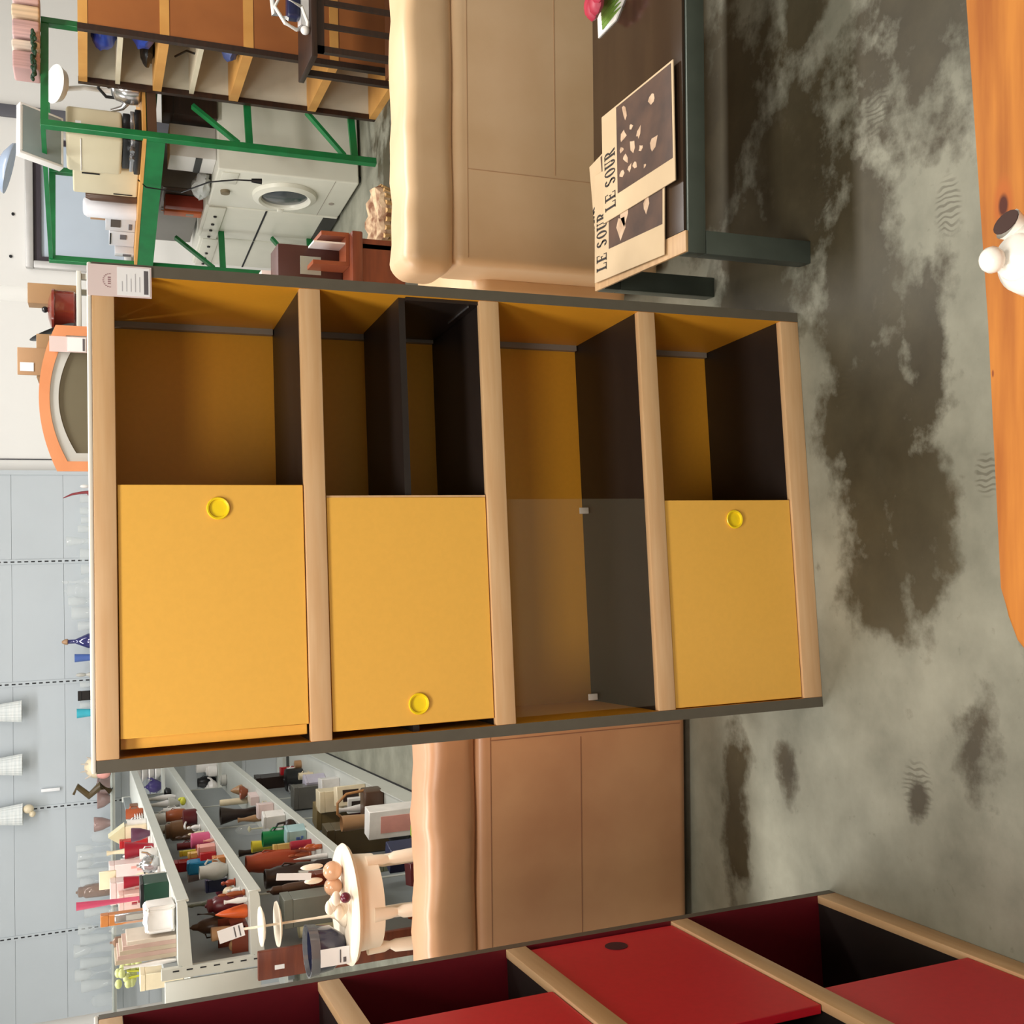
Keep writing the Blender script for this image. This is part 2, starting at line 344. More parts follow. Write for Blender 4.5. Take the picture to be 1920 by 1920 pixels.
d = door(X, .0, .48, BO[4][0] + g, BO[3][1] - g, RED)
d = door(X, .03, .5, BO[1][0] + g, BO[0][1] - g, RED)
MB().box(UT, UW - UT, -.0005, 0, BO[0][1], BO[0][1] + .0005).build('top_line', GREYL, X)
# price card on the yellow unit
t = thing('price_card', (-.4771, 2.1156, 0), 'white and pink price card taped to the top right corner of the yellow shelf unit', 'price tag', .0893)
MB().box(.903, .965, -.0035, -.002, 1.527, 1.643).build('card', LPINK, t)
MB().box(.906, .962, -.0042, -.0036, 1.530, 1.590).build('white_panel', LABEL, t)
MB().box(.910, .957, -.0046, -.0043, 1.533, 1.541).build('barcode', LGREY, t)
mb = MB()
for i in range(5): mb.box(.914, .914 + [.03, .036, .026, .034, .02][i], -.0045, -.0043, 1.548 + i * .008, 1.5495 + i * .008)
mb.build('print', mat('faint_print', (190, 188, 194), .6), t)
mb = MB()
for k in range(11):
    a = math.pi * (k / 10); mb.box(.934 + .013 * math.cos(a) - .0007, .934 + .013 * math.cos(a) + .0007, -.0042, -.0036, 1.602 + .012 * math.sin(a), 1.6045 + .012 * math.sin(a))
for k in range(4): mb.box(.927 + k * .004, .929 + k * .004, -.0042, -.0036, 1.602, 1.607)
mb.build('round_stamp', mat('stamp_print', (150, 110, 116), .6), t)
# ================================================================== SOFAS (seen from behind)
def sofa(loc, W, D, Hh, label, lea, seam, rz=0, roll=.152):
    t = thing('leather_sofa', loc, label, 'sofa', rz)
    hb = Hh - roll
    MB().box(0, W, .0, .22, .025, hb + .01, .028, seg=5).build('back', lea, t)
    # padded top roll with gentle waves
    mb = MB().box(-.03, W + .03, -.006, .20, hb + .004, Hh, .05, seg=6)
    bmesh.ops.subdivide_edges(mb.bm, edges=[e for e in mb.bm.edges if abs(e.verts[0].co.x - e.verts[1].co.x) > .3], cuts=28, use_grid_fill=True)
    for v in mb.bm.verts:
        if v.co.z > hb + .03: v.co.z += .0035 * math.sin(v.co.x * 21 + v.co.y * 9) + .002 * math.sin(v.co.x * 57)
        v.co.y += .003 * math.sin(v.co.x * 17 + v.co.z * 30)
    for f in mb.bm.faces: f.smooth = True
    mb.build('head_roll', lea, t)
    for s in (0, 1):
        x = -.06 + s * (W - .10)
        MB().box(x, x + .22, .16, D, .04, .56, .05, seg=5).build('arm', lea, t)
    MB().box(.16, W - .16, .2, D - .02, .06, .44, .05, seg=4).build('seat', lea, t)
    sm = MB()
    zb = hb * .55
    sm.box(.28, W - .28, -.0012, .002, zb, zb + .0025)
    for x in (.27, W - .27): sm.box(x, x + .0025, -.0012, .002, .05, hb - .03)
    sm.box(0.02, W - .02, -.0015, .002, hb - .03, hb - .0285)
    sm.build('stitching', seam, t)
    for x in (.08, W - .08):
        for y in (.05, D - .08): MB().lathe([(.022, 0), (.026, .03), (.026, .041)], 12, c=(x, y, 0)).build('foot', BLACKP, t)
    return t
sofa((.70, 2.84, 0), 1.75, .8, .822, 'beige leather sofa seen from behind, right of the yellow shelf unit behind the coffee table', LEA, SEAM)
sofa((-1.75, 2.705, 0), 1.40, .75, .815, 'tan leather sofa with painted-in shade seen from behind, left of the yellow shelf unit', LEA2, mat('leather_seam_shaded', (150, 104, 76), .6), roll=.147)
# ================================================================== COFFEE TABLE
CT = thing('coffee_table', (.60, 2.147, 0), 'low coffee table with grey square steel legs and dark top holding magazines', 'coffee table')
TW, TD, TH = 1.35, .475, .352
MB().box(.052, TW - .052, .008, TD, TH - .007, TH).build('tabletop', DGLASS, CT)
MB().box(0, TW, 0, .045, TH - .055, TH - .0075, .002).build('front_rail', STEEL, CT)
MB().box(0, TW, TD - .045, TD, TH - .055, TH - .0075, .002).build('back_rail', STEEL, CT)
for x in (.004, TW - .052): MB().box(x - .003, x + .047, .0, TD, TH - .0072, TH, .001).build('end_rail', TANW, CT)
for x in (0, TW - .055):
    for y in (0, TD - .045): MB().box(x, x + .055, y, y + .045, 0, TH - .056, .002).build('leg', STEEL, CT)
def serif_title(txt, cw, ch, par, x0, y0, z):
    # condensed bold roman capitals: thick stems, thin bars, slab feet
    mb = MB()
    def bx(x, a, b, c, d): mb.box(x0 + (x + a) * cw, x0 + (x + b) * cw, y0 + c * ch, y0 + d * ch, z, z + .0004)
    def arc(x, cx, cy, rx, ry, a0, a1, tk=.24, tn=.07):
        n = 12; o = []; i_ = []
        for k in range(n + 1):
            a = a0 + (a1 - a0) * k / n; o.append((cx + rx * math.cos(a), cy + ry * math.sin(a))); i_.append((cx + (rx - tk) * math.cos(a), cy + (ry - tn) * math.sin(a)))
        for k in range(n):
            q = [o[k], o[k + 1], i_[k + 1], i_[k]]; mb.prism([(x0 + (x + u) * cw, y0 + v * ch) for u, v in q], z, z + .0004)
    x = 0
    for c in txt:
        if c == 'L': bx(x, .1, .34, 0, 1); bx(x, 0, .44, .94, 1); bx(x, 0, .8, 0, .06); bx(x, .72, .8, 0, .3)
        elif c == 'E': bx(x, .1, .34, 0, 1); bx(x, 0, .8, .94, 1); bx(x, 0, .82, 0, .06); bx(x, .3, .62, .47, .53); bx(x, .72, .8, .72, 1); bx(x, .74, .82, 0, .28); bx(x, .56, .62, .38, .62)
        elif c == 'S': arc(x, .42, .74, .34, .26, .3, 3.9); arc(x, .42, .26, .36, .27, -2.9, 1.2); mb.prism([(x0 + (x + u) * cw, y0 + v * ch) for u, v in ((.14, .64), (.3, .70), (.74, .34), (.6, .26))], z, z + .0004)
        elif c == 'O': arc(x, .44, .5, .42, .52, 0, 6.2832)
        elif c == 'U': bx(x, .08, .32, .3, 1); bx(x, .62, .72, .3, 1); bx(x, 0, .42, .94, 1); bx(x, .52, .84, .94, 1); arc(x, .40, .32, .32, .33, -3.1416, 0, .24, .08)
        elif c == 'R': bx(x, .1, .34, 0, 1); bx(x, 0, .5, .94, 1); bx(x, 0, .46, 0, .06); arc(x, .42, .74, .36, .26, -1.57, 1.57); mb.prism([(x0 + (x + u) * cw, y0 + v * ch) for u, v in ((.36, .5), (.56, .5), (.88, 0), (.64, 0))], z, z + .0004)
        x += 1.0 if c != ' ' else .6
    return mb.build('title', INK, par)
def magazine(loc, rz, w, h, label, band=.1, title='LE SOUR', ts=.043, photo=(.02, .2), blobs=()):
    t = thing('magazine', loc, label, 'magazine', rz, None)
    MB().box(0, w, 0, h, 0, .0035, .0008, seg=1).build('cover', PAPER, t)
    MB().box(photo[0], w - .006, .008, h - band, .0036, .0040).build('photo_print', SEPIA, t)
    serif_title(title, .024, .058, t, .025, h - band * .85, .0041)
    mb = MB(); random.seed(len(label))
    for bx, by, s in blobs:
        pts = [(bx + s * random.uniform(.5, 1.1) * math.cos(a) * (1 if k % 2 else .6), by + s * random.uniform(.5, 1.3) * math.sin(a)) for k, a in enumerate([i * 2 * math.pi / 7 for i in range(7)])]; q_ = random.uniform(0, 3); pts = [(bx + (x_ - bx) * math.cos(q_) * 1.5 - (y_ - by) * math.sin(q_) * .7, by + (x_ - bx) * math.sin(q_) * 1.5 + (y_ - by) * math.cos(q_) * .7) for x_, y_ in pts]
        mb.prism(pts, .0041, .0045)
    mb.build('picture_shapes', SEPL, t)
    return t
z0 = TH + .0002
magazine((.708, 2.24, z0), .16, .30, .36, 'rearmost of the three old magazines, mostly covered by the others', .07, 'LE SOUR', .045, blobs=[(.2, .2, .02)])
magazine((.612, 2.232, z0 + .0046), -.02, .29, .375, 'middle old magazine under the topmost one at the left table end', .085, 'LE SOUR', .045, (.075, .2), [(.12, .22, .035), (.15, .2, .03), (.14, .09, .022), (.2, .1, .01)])
magazine((.772, 2.17, z0 + .0092), .02, .285, .372, 'topmost old magazine with sepia photograph of pale bird shapes', .085, 'LE SOUR', .045, (.055, .2),
         [(.10, .26, .014), (.13, .24, .016), (.1, .22, .012), (.15, .2, .02), (.19, .25, .018), (.16, .26, .012), (.13, .16, .012), (.12, .1, .022), (.17, .17, .014), (.23, .1, .018), (.25, .24, .02), (.1, .19, .012), (.08, .14, .008), (.2, .21, .01)])
# flower and leaflet on the table
t = thing('flower_arrangement', (1.33, 2.45, z0), 'deep pink artificial flower on a white edged card on the coffee table', 'flower')
MB().prism([(-.055, .13), (-.05, .03), (.03, -.08), (.14, -.02), (.1, .14)], 0, .004).build('card', WHITEP, t)
mb = MB(); random.seed(3)
for k in range(9):
    a = k * .7; mb.ball((.03 + .042 * math.cos(a), .05 + .045 * math.sin(a), .026 + .006 * k), .034, 1, .9, .5, n=10)
mb.build('petals', mat('deep_pink_petal', (178, 42, 70), .5, var=.3), t)
mb = MB()
for k in range(5): mb.prism([(-.045 + .012 * k, .1), (-.03 + .012 * k, -.005), (-.022 + .012 * k, .1)], .0045, .007 + .001 * k)
mb.build('leaves', mat('leaf_green', (112, 150, 60), .5, var=.3), t)
# ================================================================== PINE TABLE in the foreground with creamer
PT = thing('pine_table', (0, 0, 0), 'orange pine table edge in the near foreground with a dark knot', 'table')
def pine_mat():
    m = mat('orange_pine', (172, 108, 40), .6, c2=(142, 80, 26), spec=.2, scale=3.2, stretch=(1.2, 13, 3), detail=5, coat=0)
    nt = m.node_tree; b = nt.nodes['Principled BSDF']; src = b.inputs['Base Color'].links[0].from_socket
    tc = nt.nodes.new('ShaderNodeTexCoord'); prev = src
    for cx, cy, rx, ry, c in ((.318, .850, .030, .013, (156, 84, 30)), (.318, .850, .012, .0065, (70, 28, 14)), (.143, .866, .004, .0015, (120, 60, 24))):
        mp = nt.nodes.new('ShaderNodeMapping'); mp.vector_type = 'TEXTURE'; mp.inputs['Location'].default_value = (cx, cy, .75); mp.inputs['Scale'].default_value = (rx, ry, 1)
        nt.links.new(tc.outputs['Object'], mp.inputs[0]); ln = nt.nodes.new('ShaderNodeVectorMath'); ln.operation = 'LENGTH'; nt.links.new(mp.outputs[0], ln.inputs[0])
        k = nt.nodes.new('ShaderNodeMapRange'); k.inputs['From Min'].default_value = .7; k.inputs['From Max'].default_value = 1.2; k.inputs['To Min'].default_value = 1; k.inputs['To Max'].default_value = 0
        nt.links.new(ln.outputs['Value'], k.inputs['Value'])
        mx = nt.nodes.new('ShaderNodeMix'); mx.data_type = 'RGBA'; nt.links.new(k.outputs[0], mx.inputs['Factor']); nt.links.new(prev, mx.inputs['A']); mx.inputs['B'].default_value = srgb(c); prev = mx.outputs['Result']
    nt.links.new(prev, b.inputs['Base Color']); return m
PINE = pine_mat()
poly = [(1.35, .955), (.555, .898), (.2, .872), (-.085, .858), (-.115, .852), (-.140, .840), (-.158, .820), (-.168, .79), (-.19, .12), (1.3, .05)]
mb = MB().prism(poly[::-1], .722, .75)
es = [e for e in mb.bm.edges if abs(e.verts[0].co.z - e.verts[1].co.z) < 1e-5]
bmesh.ops.bevel(mb.bm, geom=es, offset=.007, segments=4, affect='EDGES', profile=.5)
for f in mb.bm.faces: f.smooth = True
mb.build('tabletop', PINE, PT)
MB().box(-.1, 1.22, .15, .78, .64, .722).build('apron', PINE, PT)
for x in (-.1, 1.16):
    for y in (.15, .72): MB().box(x, x + .06, y, y + .06, 0, .64, .006).build('leg', PINE, PT)
t = thing('creamer', (.242, .777, .75), 'small white porcelain pot with a round knob on the pine table', 'pot')
CER = mat('white_porcelain', (240, 236, 226), .22, var=.03, coat=.3)
MB().lathe([(.018, 0), (.024, .004), (.034, .02), (.037, .036), (.033, .052), (.024, .061), (.02, .064), (.0, .064)], 30).build('body', CER, t)
k = MB().lathe([(.023, .0625), (.02, .068), (.008, .073), (.004, .076), (0, .076)], 26).build('lid', CER, t)
MB().ball((-.003, .006, .086), .0125, 1.05, 1, .95).build('knob', CER, k)
mb = MB().tube([(.020, .004, .034), (.030, .01, .046), (.036, .013, .058)], [.012, .012, .016], 16, cap=False)
mb.build('spout', CER, t)
MB().lathe([(.014, 0), (.014, .001), (0, .001)], 16, M=Matrix.Translation((.0375, .0135, .0595)) @ Matrix.Rotation(.5, 4, 'Y')).build('spout_hole', mat('spout_dark', (60, 36, 30), .6), t)
MB().tube([(-.030, -.004, .045), (-.050, -.006, .042), (-.052, -.006, .026), (-.032, -.004, .018)], .004, 8).build('handle', CER, t)
# ================================================================== LEFT GONDOLA
GO = Vector((-1.4145, 4.085, 0)); GA = math.atan2(8.497 - 5.377, -1.911 + 1.56)   # runs away from the camera along the lip line
G = thing('shelving_gondola', GO, 'long low pale grey steel shelving gondola at left crowded with bric-a-brac, near end towards us', 'shelving', GA)
GL, GD = 4.75, .235     # local +x runs away, local +y is towards the back panel (left)
MB().box(0, GL, GD, GD + .03, .12, 1.40).build('back_panel', GONB, G)
for z, d0 in ((1.352, 0), (1.092, 0), (.66, 0)):
    s = MB().box(0, GL, .004, GD, z - .012, z - .001).build('shelf', SHELFM, G)
    MB().box(0, GL, -.004, .006, z - .042, z + .004, .002, seg=1).build('shelf_lip', SHELFM, s)
    MB().prism([(0, 0), (GD - .02, 0), (GD, -.02), (GD, -.05), (.02, -.036), (0, -.03)], 0, .004, M=Matrix(((0, 0, 1, -.005), (1, 0, 0, 0), (0, 1, 0, z), (0, 0, 0, 1)))).build('bracket', SHELFM, s)
MB().box(0, GL + .0, -.06, GD, .0, .12).use(SHELFM).box(0, GL, -.066, -.06, .02, .14).build('plinth', SHELFM, G)
MB().box(0, GL, -.067, -.061, 0, .02).build('kick_strip', SLOT, G)
for i in range(6):
    x = -.012 + i * .95
    p_ = MB().box(x, x + .03, GD - .004, GD + .034, 0, 1.41).build('post', SHELFM, G)
    mb = MB()
    for k in range(26): mb.box(x + .03 if i else x - .001, x + .031 if i else x, GD + .004, GD + .009, .15 + k * .048, .172 + k * .048)
    mb.build('slots', SLOT, p_)
MB().box(-.02, 0, GD + .04, GD + .12, 1.06, 1.40, .003).build('end_plate', SHELFM, G)
MB().box(-.02, .0, GD + .13, GD + .23, 0, 1.32, .003).build('far_side_bracket', SHELFM, G)
MB().box(0, GL, GD + .03, GD + .28, 1.30, 1.31).build('far_side_shelf', SHELFM, G)
# ================================================================== BACK WALL SHELVING
B = thing('wall_shelving', (0, 9.3, 0), 'tall blue grey slotted steel panel shelving along the back wall with glassware', 'shelving')
mb = MB()
for z0_, z1_ in ((0, .398), (.4, .798), (.8, 1.198), (1.2, 1.398), (1.4, 1.818), (1.82, 2.198), (2.2, 2.6), (2.602, 2.9)): mb.box(-4.04, .36, .02, .09, z0_, z1_)
mb.build('back_panel', PANEL, B)
MB().box(-4.04, .36, .03, .095, 0, 2.9).build('backing', mat('seam_grey', (140, 150, 158), .5), B)
for x in (.35, -.36, -1.33, -2.33, -3.34):
    p_ = MB().box(x - .018, x + .018, .012, .06, 0, 2.9).build('post', PANEL, B)
    if x > 0: continue
    mb = MB()
    for k in range(44): mb.box(x - .005, x + .005, .0105, .013, 1.0 + .04 + k * .0495 - .5 + .5, 1.068 + k * .0495)
    mb.build('slots', SLOT, p_)
MB().box(-4.02, .34, -.36, .012, 1.476, 1.485).build('glass_shelf', glass('shelf_glass', (196, 206, 200), .5), B)
for z in (1.10, .66, .14):
    s = MB().box(-4.02, .34, -.30, .012, z - .03, z).build('shelf', SHELFM, B)
MB().box(-4.02, -2.0, -.32, -.30, 1.455, 1.49).build('shelf_rail', SHELFM, B)
def hang_shade(x, lab, gold=False):
    t = thing('wall_lamp', (x, 9.22, 2.30), lab, 'wall lamp')
    mb = MB(); n = 40
    prof = [(.035, .14), (.05, .08), (.062, 0), (.072, -.08), (.082, -.17)]
    rings = []
    for r, z in prof: rings.append([mb.bm.verts.new((r * (1 + .05 * (k % 2)) * math.cos(2 * math.pi * k / n), -.0 + .6 * r * (1 + .05 * (k % 2)) * math.sin(2 * math.pi * k / n), z)) for k in range(n)])
    for a, b_ in zip(rings, rings[1:]):
        for k in range(n): mb.bm.faces.new((a[k], a[(k + 1) % n], b_[(k + 1) % n], b_[k]))
    mb.build('pleated_shade', mat('pleated_glass', (228, 230, 228), .3, c2=(206, 212, 212), scale=40, stretch=(.1, .1, 1)), t)
    MB().tube([(0, 0, .14), (0, .02, .3), (0, .08, .32)], .008, 8).build('arm', GREYS, t)
    MB().box(-.04, .04, .07, .09, .26, .38, .005).build('backplate', GREYS, t)
    if gold: MB().ball((.04, -.01, -.21), .035, 1, 1, 1.2).ball((0, -.02, -.24), .025).build('glass_flower', pm('cream'), t)
hang_shade(-1.53, 'white pleated glass wall lamp rightmost of the three on the grey panel')
hang_shade(-1.95, 'white pleated glass wall lamp in the middle of the three')
hang_shade(-2.34, 'white pleated glass wall lamp with cream glass flowers, left of the three', True)
t = tag(MB().box(-2.20, -2.175, 9.29, 9.31, 1.86, 2.0, .004).build('label_strip', LABEL, None), 'bright white paper strip hanging on the grey panel right of the flowered wall lamp', 'label')
DK = pm('black')
# ================================================================== RIGHT SIDE: brown shelving unit
A_ = Vector((2.405, 5.665, 0))
U = thing('bookcase', A_, 'tall brown wooden shelving unit with white inner panels at the far right', 'bookcase', math.radians(2.0))
# local: +y away, +x right
UH = 1.665; D = .665; WX = 1.0
for x, y in ((0, 0), (0, D - .03), (WX - .03, 0), (WX - .03, D - .03)): MB().box(x - .002, x + .028, y - .003, y + .03, 0, UH + .004).build('post', DWOOD, U)
LV = [(0.0, .04), (.365, .413), (.815, .866), (1.235, 1.281), (1.622, 1.667)]
for a, b in LV: MB().box(.0, WX, .001, D - .001, a, b).build('shelf', TANE, U)
for (a, b), (c, d) in zip(LV, LV[1:]): MB().box(.028, WX - .03, .004, .018, b, c).build('side_panel', ORW, U)
for (a, b), (c, d) in zip(LV, LV[1:]): MB().box(.028, WX - .03, D - .02, D - .006, b, c).build('inner_panel', mat('off_white_board', (206, 202, 184), .6), U)
for a, b in ((1.446, 1.478), (1.052, 1.085)): MB().box(.01, .6, .02, D - .02, a + .008, b).build('thin_shelf', mat('pale_board', (216, 206, 180), .5), U)
def blob_bag(loc, sx, sy, sz, m, label, cat='bag', rz=0, seed=1, group=None):
    t = MB().ball((0, 0, sz * .5), .5, sx, sy, sz, n=16); random.seed(seed)
    for v in t.bm.verts:
        v.co.x += random.uniform(-.06, .06) * sx; v.co.y += random.uniform(-.06, .06) * sy; v.co.z = max(0, v.co.z * (1.05) + random.uniform(-.05, .05) * sz)
    o = t.build('plastic_bag' if cat == 'bag' else 'cloth_bundle', m, None, loc, rz); return tag(o, label, cat, group)
BLUE = mat('cobalt_plastic', (26, 60, 160), .35, var=.35, scale=14)
blob_bag((2.53, 5.92, 1.479), .2, .34, .12, BLUE, 'bright cobalt blue bag on the top thin shelf of the brown shelving unit', seed=2)
blob_bag((2.53, 5.83, 1.282), .2, .26, .13, BLUE, 'bright cobalt blue bag leaning on the second shelf of the brown shelving unit', seed=3)
blob_bag((2.54, 6.12, 1.282), .18, .22, .07, pm('black'), 'black bundle behind the blue bag on the brown shelving unit', 'bundle', seed=4)
blob_bag((2.50, 5.83, .867), .16, .16, .09, mat('slate_blue', (66, 80, 130), .5), 'slate blue bundle on the middle shelf of the brown shelving unit', 'bundle', seed=5)
t = tag(MB().tube([(0, 0, 0), (.05, .1, .03), (.06, .22, .08)], .006).build('cable_roll', pm('black'), None, (2.46, 5.9, 1.092)), 'black cord lying on the lower thin shelf of the brown unit', 'cord')
# ------------------------------------------------------------------ green rack
RK = thing('metal_rack', (2.125, 6.30, 0), 'green enamelled steel rack with braced end frames holding appliances', 'rack', math.atan2(7.62 - 6.30, 1.69 - 2.125))
RL = math.hypot(1.32, .435)   # local +x goes away along the front, local -y is right (behind the front)
RDp = .68
def rack_post(x, y, hgt): return MB().box(x - .02, x + .02, y - .02, y + .02, 0, hgt, .002, seg=1).build('post', GREEN, RK)
for x in (0, RL):
    for y in (0, -RDp): rack_post(x, y, 1.86)
    MB().box(x - .015, x + .015, -RDp, -.02, 1.82, 1.86).build('end_top_bar', GREEN, RK)
    for z in (.13, .75): MB().box(x - .012, x + .012, -RDp, -.02, z - .02, z + .02).build('end_bar', GREEN, RK)
    MB().bar((x, -.02, .81), (x, -.24, 1.06), .035, .02).build('brace', GREEN, RK)
    MB().bar((x, -.02, .19), (x, -.3, .40), .035, .02).build('brace', GREEN, RK)
    MB().box(x - .01, x + .01, -RDp + .02, -.02, 1.26, 1.31).build('end_bearer', mat('brown_bearer', (88, 62, 44), .5), RK)
for y in (0, -RDp):
    MB().box(.02, RL - .02, y - .015, y + .02, 1.215, 1.315).build('beam', GREEN, RK)
    MB().box(.02, RL - .02, y - .012, y + .012, 1.835, 1.86).build('top_bar', GREEN, RK)
MB().box(.0, RL, -RDp + .0, .022, 1.316, 1.334).build('shelf_board', TANE, RK)
RM = RK.matrix_basis.copy()
RM = Matrix.Translation((2.125, 6.30, 0)) @ Matrix.Rotation(math.atan2(1.32, -.435), 4, 'Z')
def onrack(x, y, z): return RM @ Vector((x, -y, z))
RA = math.atan2(1.32, -.435)
def rbox(name, lx, ly, z, sx, sy, sz, m, label, cat, bev=.01, parts=()):
    """box thing standing on the rack: sx along the rack front, sy depth, front face towards the aisle"""
    t = thing(name, onrack(lx, ly, z), label, cat, RA)
    MB().box(0, sx, -sy, 0, 0, sz, bev, seg=3).build('body', m, t)
    for nm, a, b, c, d, mm in parts: MB().box(a, b, 0, .006, c, d, .001, seg=1).build(nm, mm, t)
    return t
CREAMB = mat('cream_enamel', (214, 204, 174), .35, var=.04)
t = thing('hot_plate', onrack(.10, .03, 1.335), 'black and chrome hotplate gadgets under the tall cream bin beside the rack post', 'hotplate', RA)
MB().box(0, .32, -.22, 0, 0, .035, .006).box(.02, .30, -.2, -.02, .06, .10, .006).build('body', DK, t); MB().box(.01, .31, -.21, -.01, .035, .06, .004).build('chrome_band', CHROME, t)
for kx in (.06, .14): MB().tube([(kx, .0, .05), (kx, .03, .05)], .014).build('knob', CHROME, t)
t = rbox('bread_bin', .12, .04, 1.436, .34, .2, .30, CREAMB, 'tall cream enamelled bin beside the near post of the green rack', 'bin', .02, [('trim_line', .02, .32, .22, .224, LABEL)])
MB().box(-.001, 0, -.1, -.06, .22, .25).build('latch', LABEL, t)
t = rbox('storage_cabinet', .49, .10, 1.335, .27, .3, .37, CREAMB, 'cream metal cabinet with dark slot next to the tall cream bin', 'cabinet', .012, [('slot', .05, .06, .22, .32, SLOT), ('slot', .24, .245, .03, .14, SLOT)])
t = tag(MB().lathe([(.03, 0), (.034, .04), (.034, .27), (.02, .3), (0, .3)], 14).build('tall_bottle', pm('brown'), None, onrack(.80, .12, 1.335)), 'brown cylinder standing between cream cabinet and white roll on the green rack', 'bottle')
t = tag(MB().lathe([(.062, 0), (.064, .01), (.064, .29), (.05, .31), (.03, .315), (.028, .3), (0, .3)], 20).build('paper_roll', mat('cool_white', (222, 222, 228), .4), None, onrack(.93, .12, 1.335)), 'thick white upright roll on the green rack', 'roll')
t = rbox('appliance_box', 1.02, .28, 1.335, .3, .03, .27, pm('tan'), 'tan board leaning at the back of the green rack shelf', 'board', .003)
t = rbox('tag_card', 1.08, .2, 1.50, .09, .006, .08, LABEL, 'blank white card leaning on the tan board', 'card', .001)
tag(t); t.location = onrack(1.08, .26, 1.335); t.children[0].location.z = .17
MB().box(.04, .05, -.004, -.001, 0, .18).build('card_stem', GREYS, t)
GREYW = mat('grey_white_carton', (204, 204, 208), .5)
t = rbox('carton', 1.0, .10, 1.335, .15, .14, .18, GREYW, 'grey white printed carton to the right of the wider carton on the green rack', 'carton', .002, [('print', .02, .1, .09, .15, mat('photo_dark', (80, 72, 66), .6)), ('print', .06, .12, .02, .04, LGREY)])
t = rbox('carton', 1.16, .10, 1.335, .17, .14, .155, GREYW, 'wider grey white carton with small black figure near the far rack post', 'carton', .002, [('print', .03, .08, .05, .09, LGREY), ('print', .02, .15, .145, .153, DK)])
t = rbox('carton', 1.335, .05, 1.335, .045, .14, .12, GREYW, 'narrow white box with dark slots against the far rack post', 'box', .002, [('print', .01, .03, .02, .07, LGREY)])
t = tag(MB().lathe([(.02, 0), (.045, .02), (.05, .12), (.052, .17), (.04, .17), (.04, .03), (0, .03)], 18).build('plum_cup', mat('plum_dark', (60, 42, 64), .4), None, onrack(1.345, .30, 1.335)), 'dark plum beaker at the far end of the rack shelf', 'beaker')
# kettles and kitchen things right of the post (inside the rack end)
def kettle(loc, s, m, label, rz=0, cat='kettle'):
    t = thing('kettle', loc, label, cat, rz)
    MB().lathe([(.07 * s, 0), (.10 * s, .02 * s), (.105 * s, .08 * s), (.085 * s, .16 * s), (.05 * s, .19 * s), (0, .195 * s)], 22).build('body', m, t)
    MB().tube([(.08 * s, 0, .08 * s), (.13 * s, 0, .12 * s), (.155 * s, 0, .19 * s)], [.022 * s, .017 * s, .012 * s], 10).build('spout', m, t)
    MB().tube([(-.07 * s, 0, .15 * s), (-.05 * s, 0, .25 * s), (.02 * s, 0, .27 * s), (.07 * s, 0, .22 * s), (.07 * s, 0, .15 * s)], .011 * s, 8).build('handle', DK, t)
    MB().ball((0, 0, .205 * s), .016 * s).build('knob', DK, t)
    return t
kettle((2.43, 6.44, 1.335), .85, CHROME, 'brushed metal kettle nearest the green post on the rack end', 2.6)
kettle((2.70, 6.48, 1.335), 1.0, mat('dull_silver', (176, 176, 178), .3, metal=.6), 'larger dull silver kettle behind the nearest metal kettle', .4)
t = thing('desk_lamp', (2.50, 6.70, 1.335), 'white desk lamp with round glass head above the kettles', 'lamp')
MB().tube([(0, 0, .0), (0, .0, .3), (-.02, 0, .40)], .014, 10).build('stem', WHITEP, t)
MB().lathe([(.07, 0), (.07, .02), (0, .025)], 20).build('base', WHITEP, t)
MB().lathe([(.03, 0), (.09, .03), (.11, .07), (.10, .07), (0, .04)], 24, M=Matrix.Translation((-.02, -.02, .40)) @ Matrix.Rotation(.5, 4, 'X')).build('shade', WHITEP, t)
t = thing('coffee_machine', (2.74, 6.72, 1.335), 'black and chrome coffee gadget beside the metal kettles', 'appliance')
MB().box(-.1, .1, -.09, .09, 0, .17, .012, seg=3).build('body', DK, t); MB().lathe([(.035, .0), (.04, .1), (.0, .11)], 16, c=(.04, -.1, .02)).build('pot', CHROME, t)
MB().box(-.09, -.03, -.1, -.09, .03, .14).build('front_plate', CHROME, t)
# striped fabric pile, garland, tray on the top of the rack
t = thing('fabric_pile', (2.88, 6.42, 1.861), 'stack of pink and cream striped folded fabric on the top bar of the green rack', 'fabric')
for k, (c, wd) in enumerate([('palep1', .10), ('creamf', .08), ('palep2', .11), ('creamf2', .06), ('pinkf', .11)]):
    x = .30 - sum(q[1] for q in [('', .10), ('', .08), ('', .11), ('', .06), ('', .11)][:k + 1])
    MB().box(x - .30, x + wd - .312, -.1, .1, 0, .135 + .004 * (k % 2), .012, seg=3).build('fold', mat(c, [(214, 180, 176), (222, 198, 168), (208, 172, 170), (228, 210, 194), (200, 160, 156)][k], .8, var=.3, scale=9, stretch=(8, .2, .2)), t)
for x in (2.64, 3.12): pass
t = tag(MB().box(2.13, 2.8, -.02, .02, 0, .02).build('garland_base', GREEN), 'x', 'x'); bpy.data.objects.remove(t)
mb = MB(); random.seed(5)
for k in range(40):
    x = k * .0065; mb.ball((x, random.uniform(-.012, .012), .02 + random.uniform(0, .018)), .012, 1.2, .8, .8, n=6)
tag(mb.build('garland', mat('dark_green_leaf', (20, 62, 40), .6, var=.4), None, (2.36, 6.29, 1.861)), 'dark green leafy garland lying on the top bar of the green rack', 'garland')
t = thing('plastic_tray', (2.15, 6.50, 1.952), 'white plastic tray standing tilted on top of the green rack', 'tray', .25)
Mt = Matrix.Rotation(math.radians(-62), 4, 'X')
MB().box(-.14, .16, -.01, .22, 0, .012, .004, M=Mt).build('base', mat('tray_grey', (140, 152, 152), .4), t)
mb = MB()
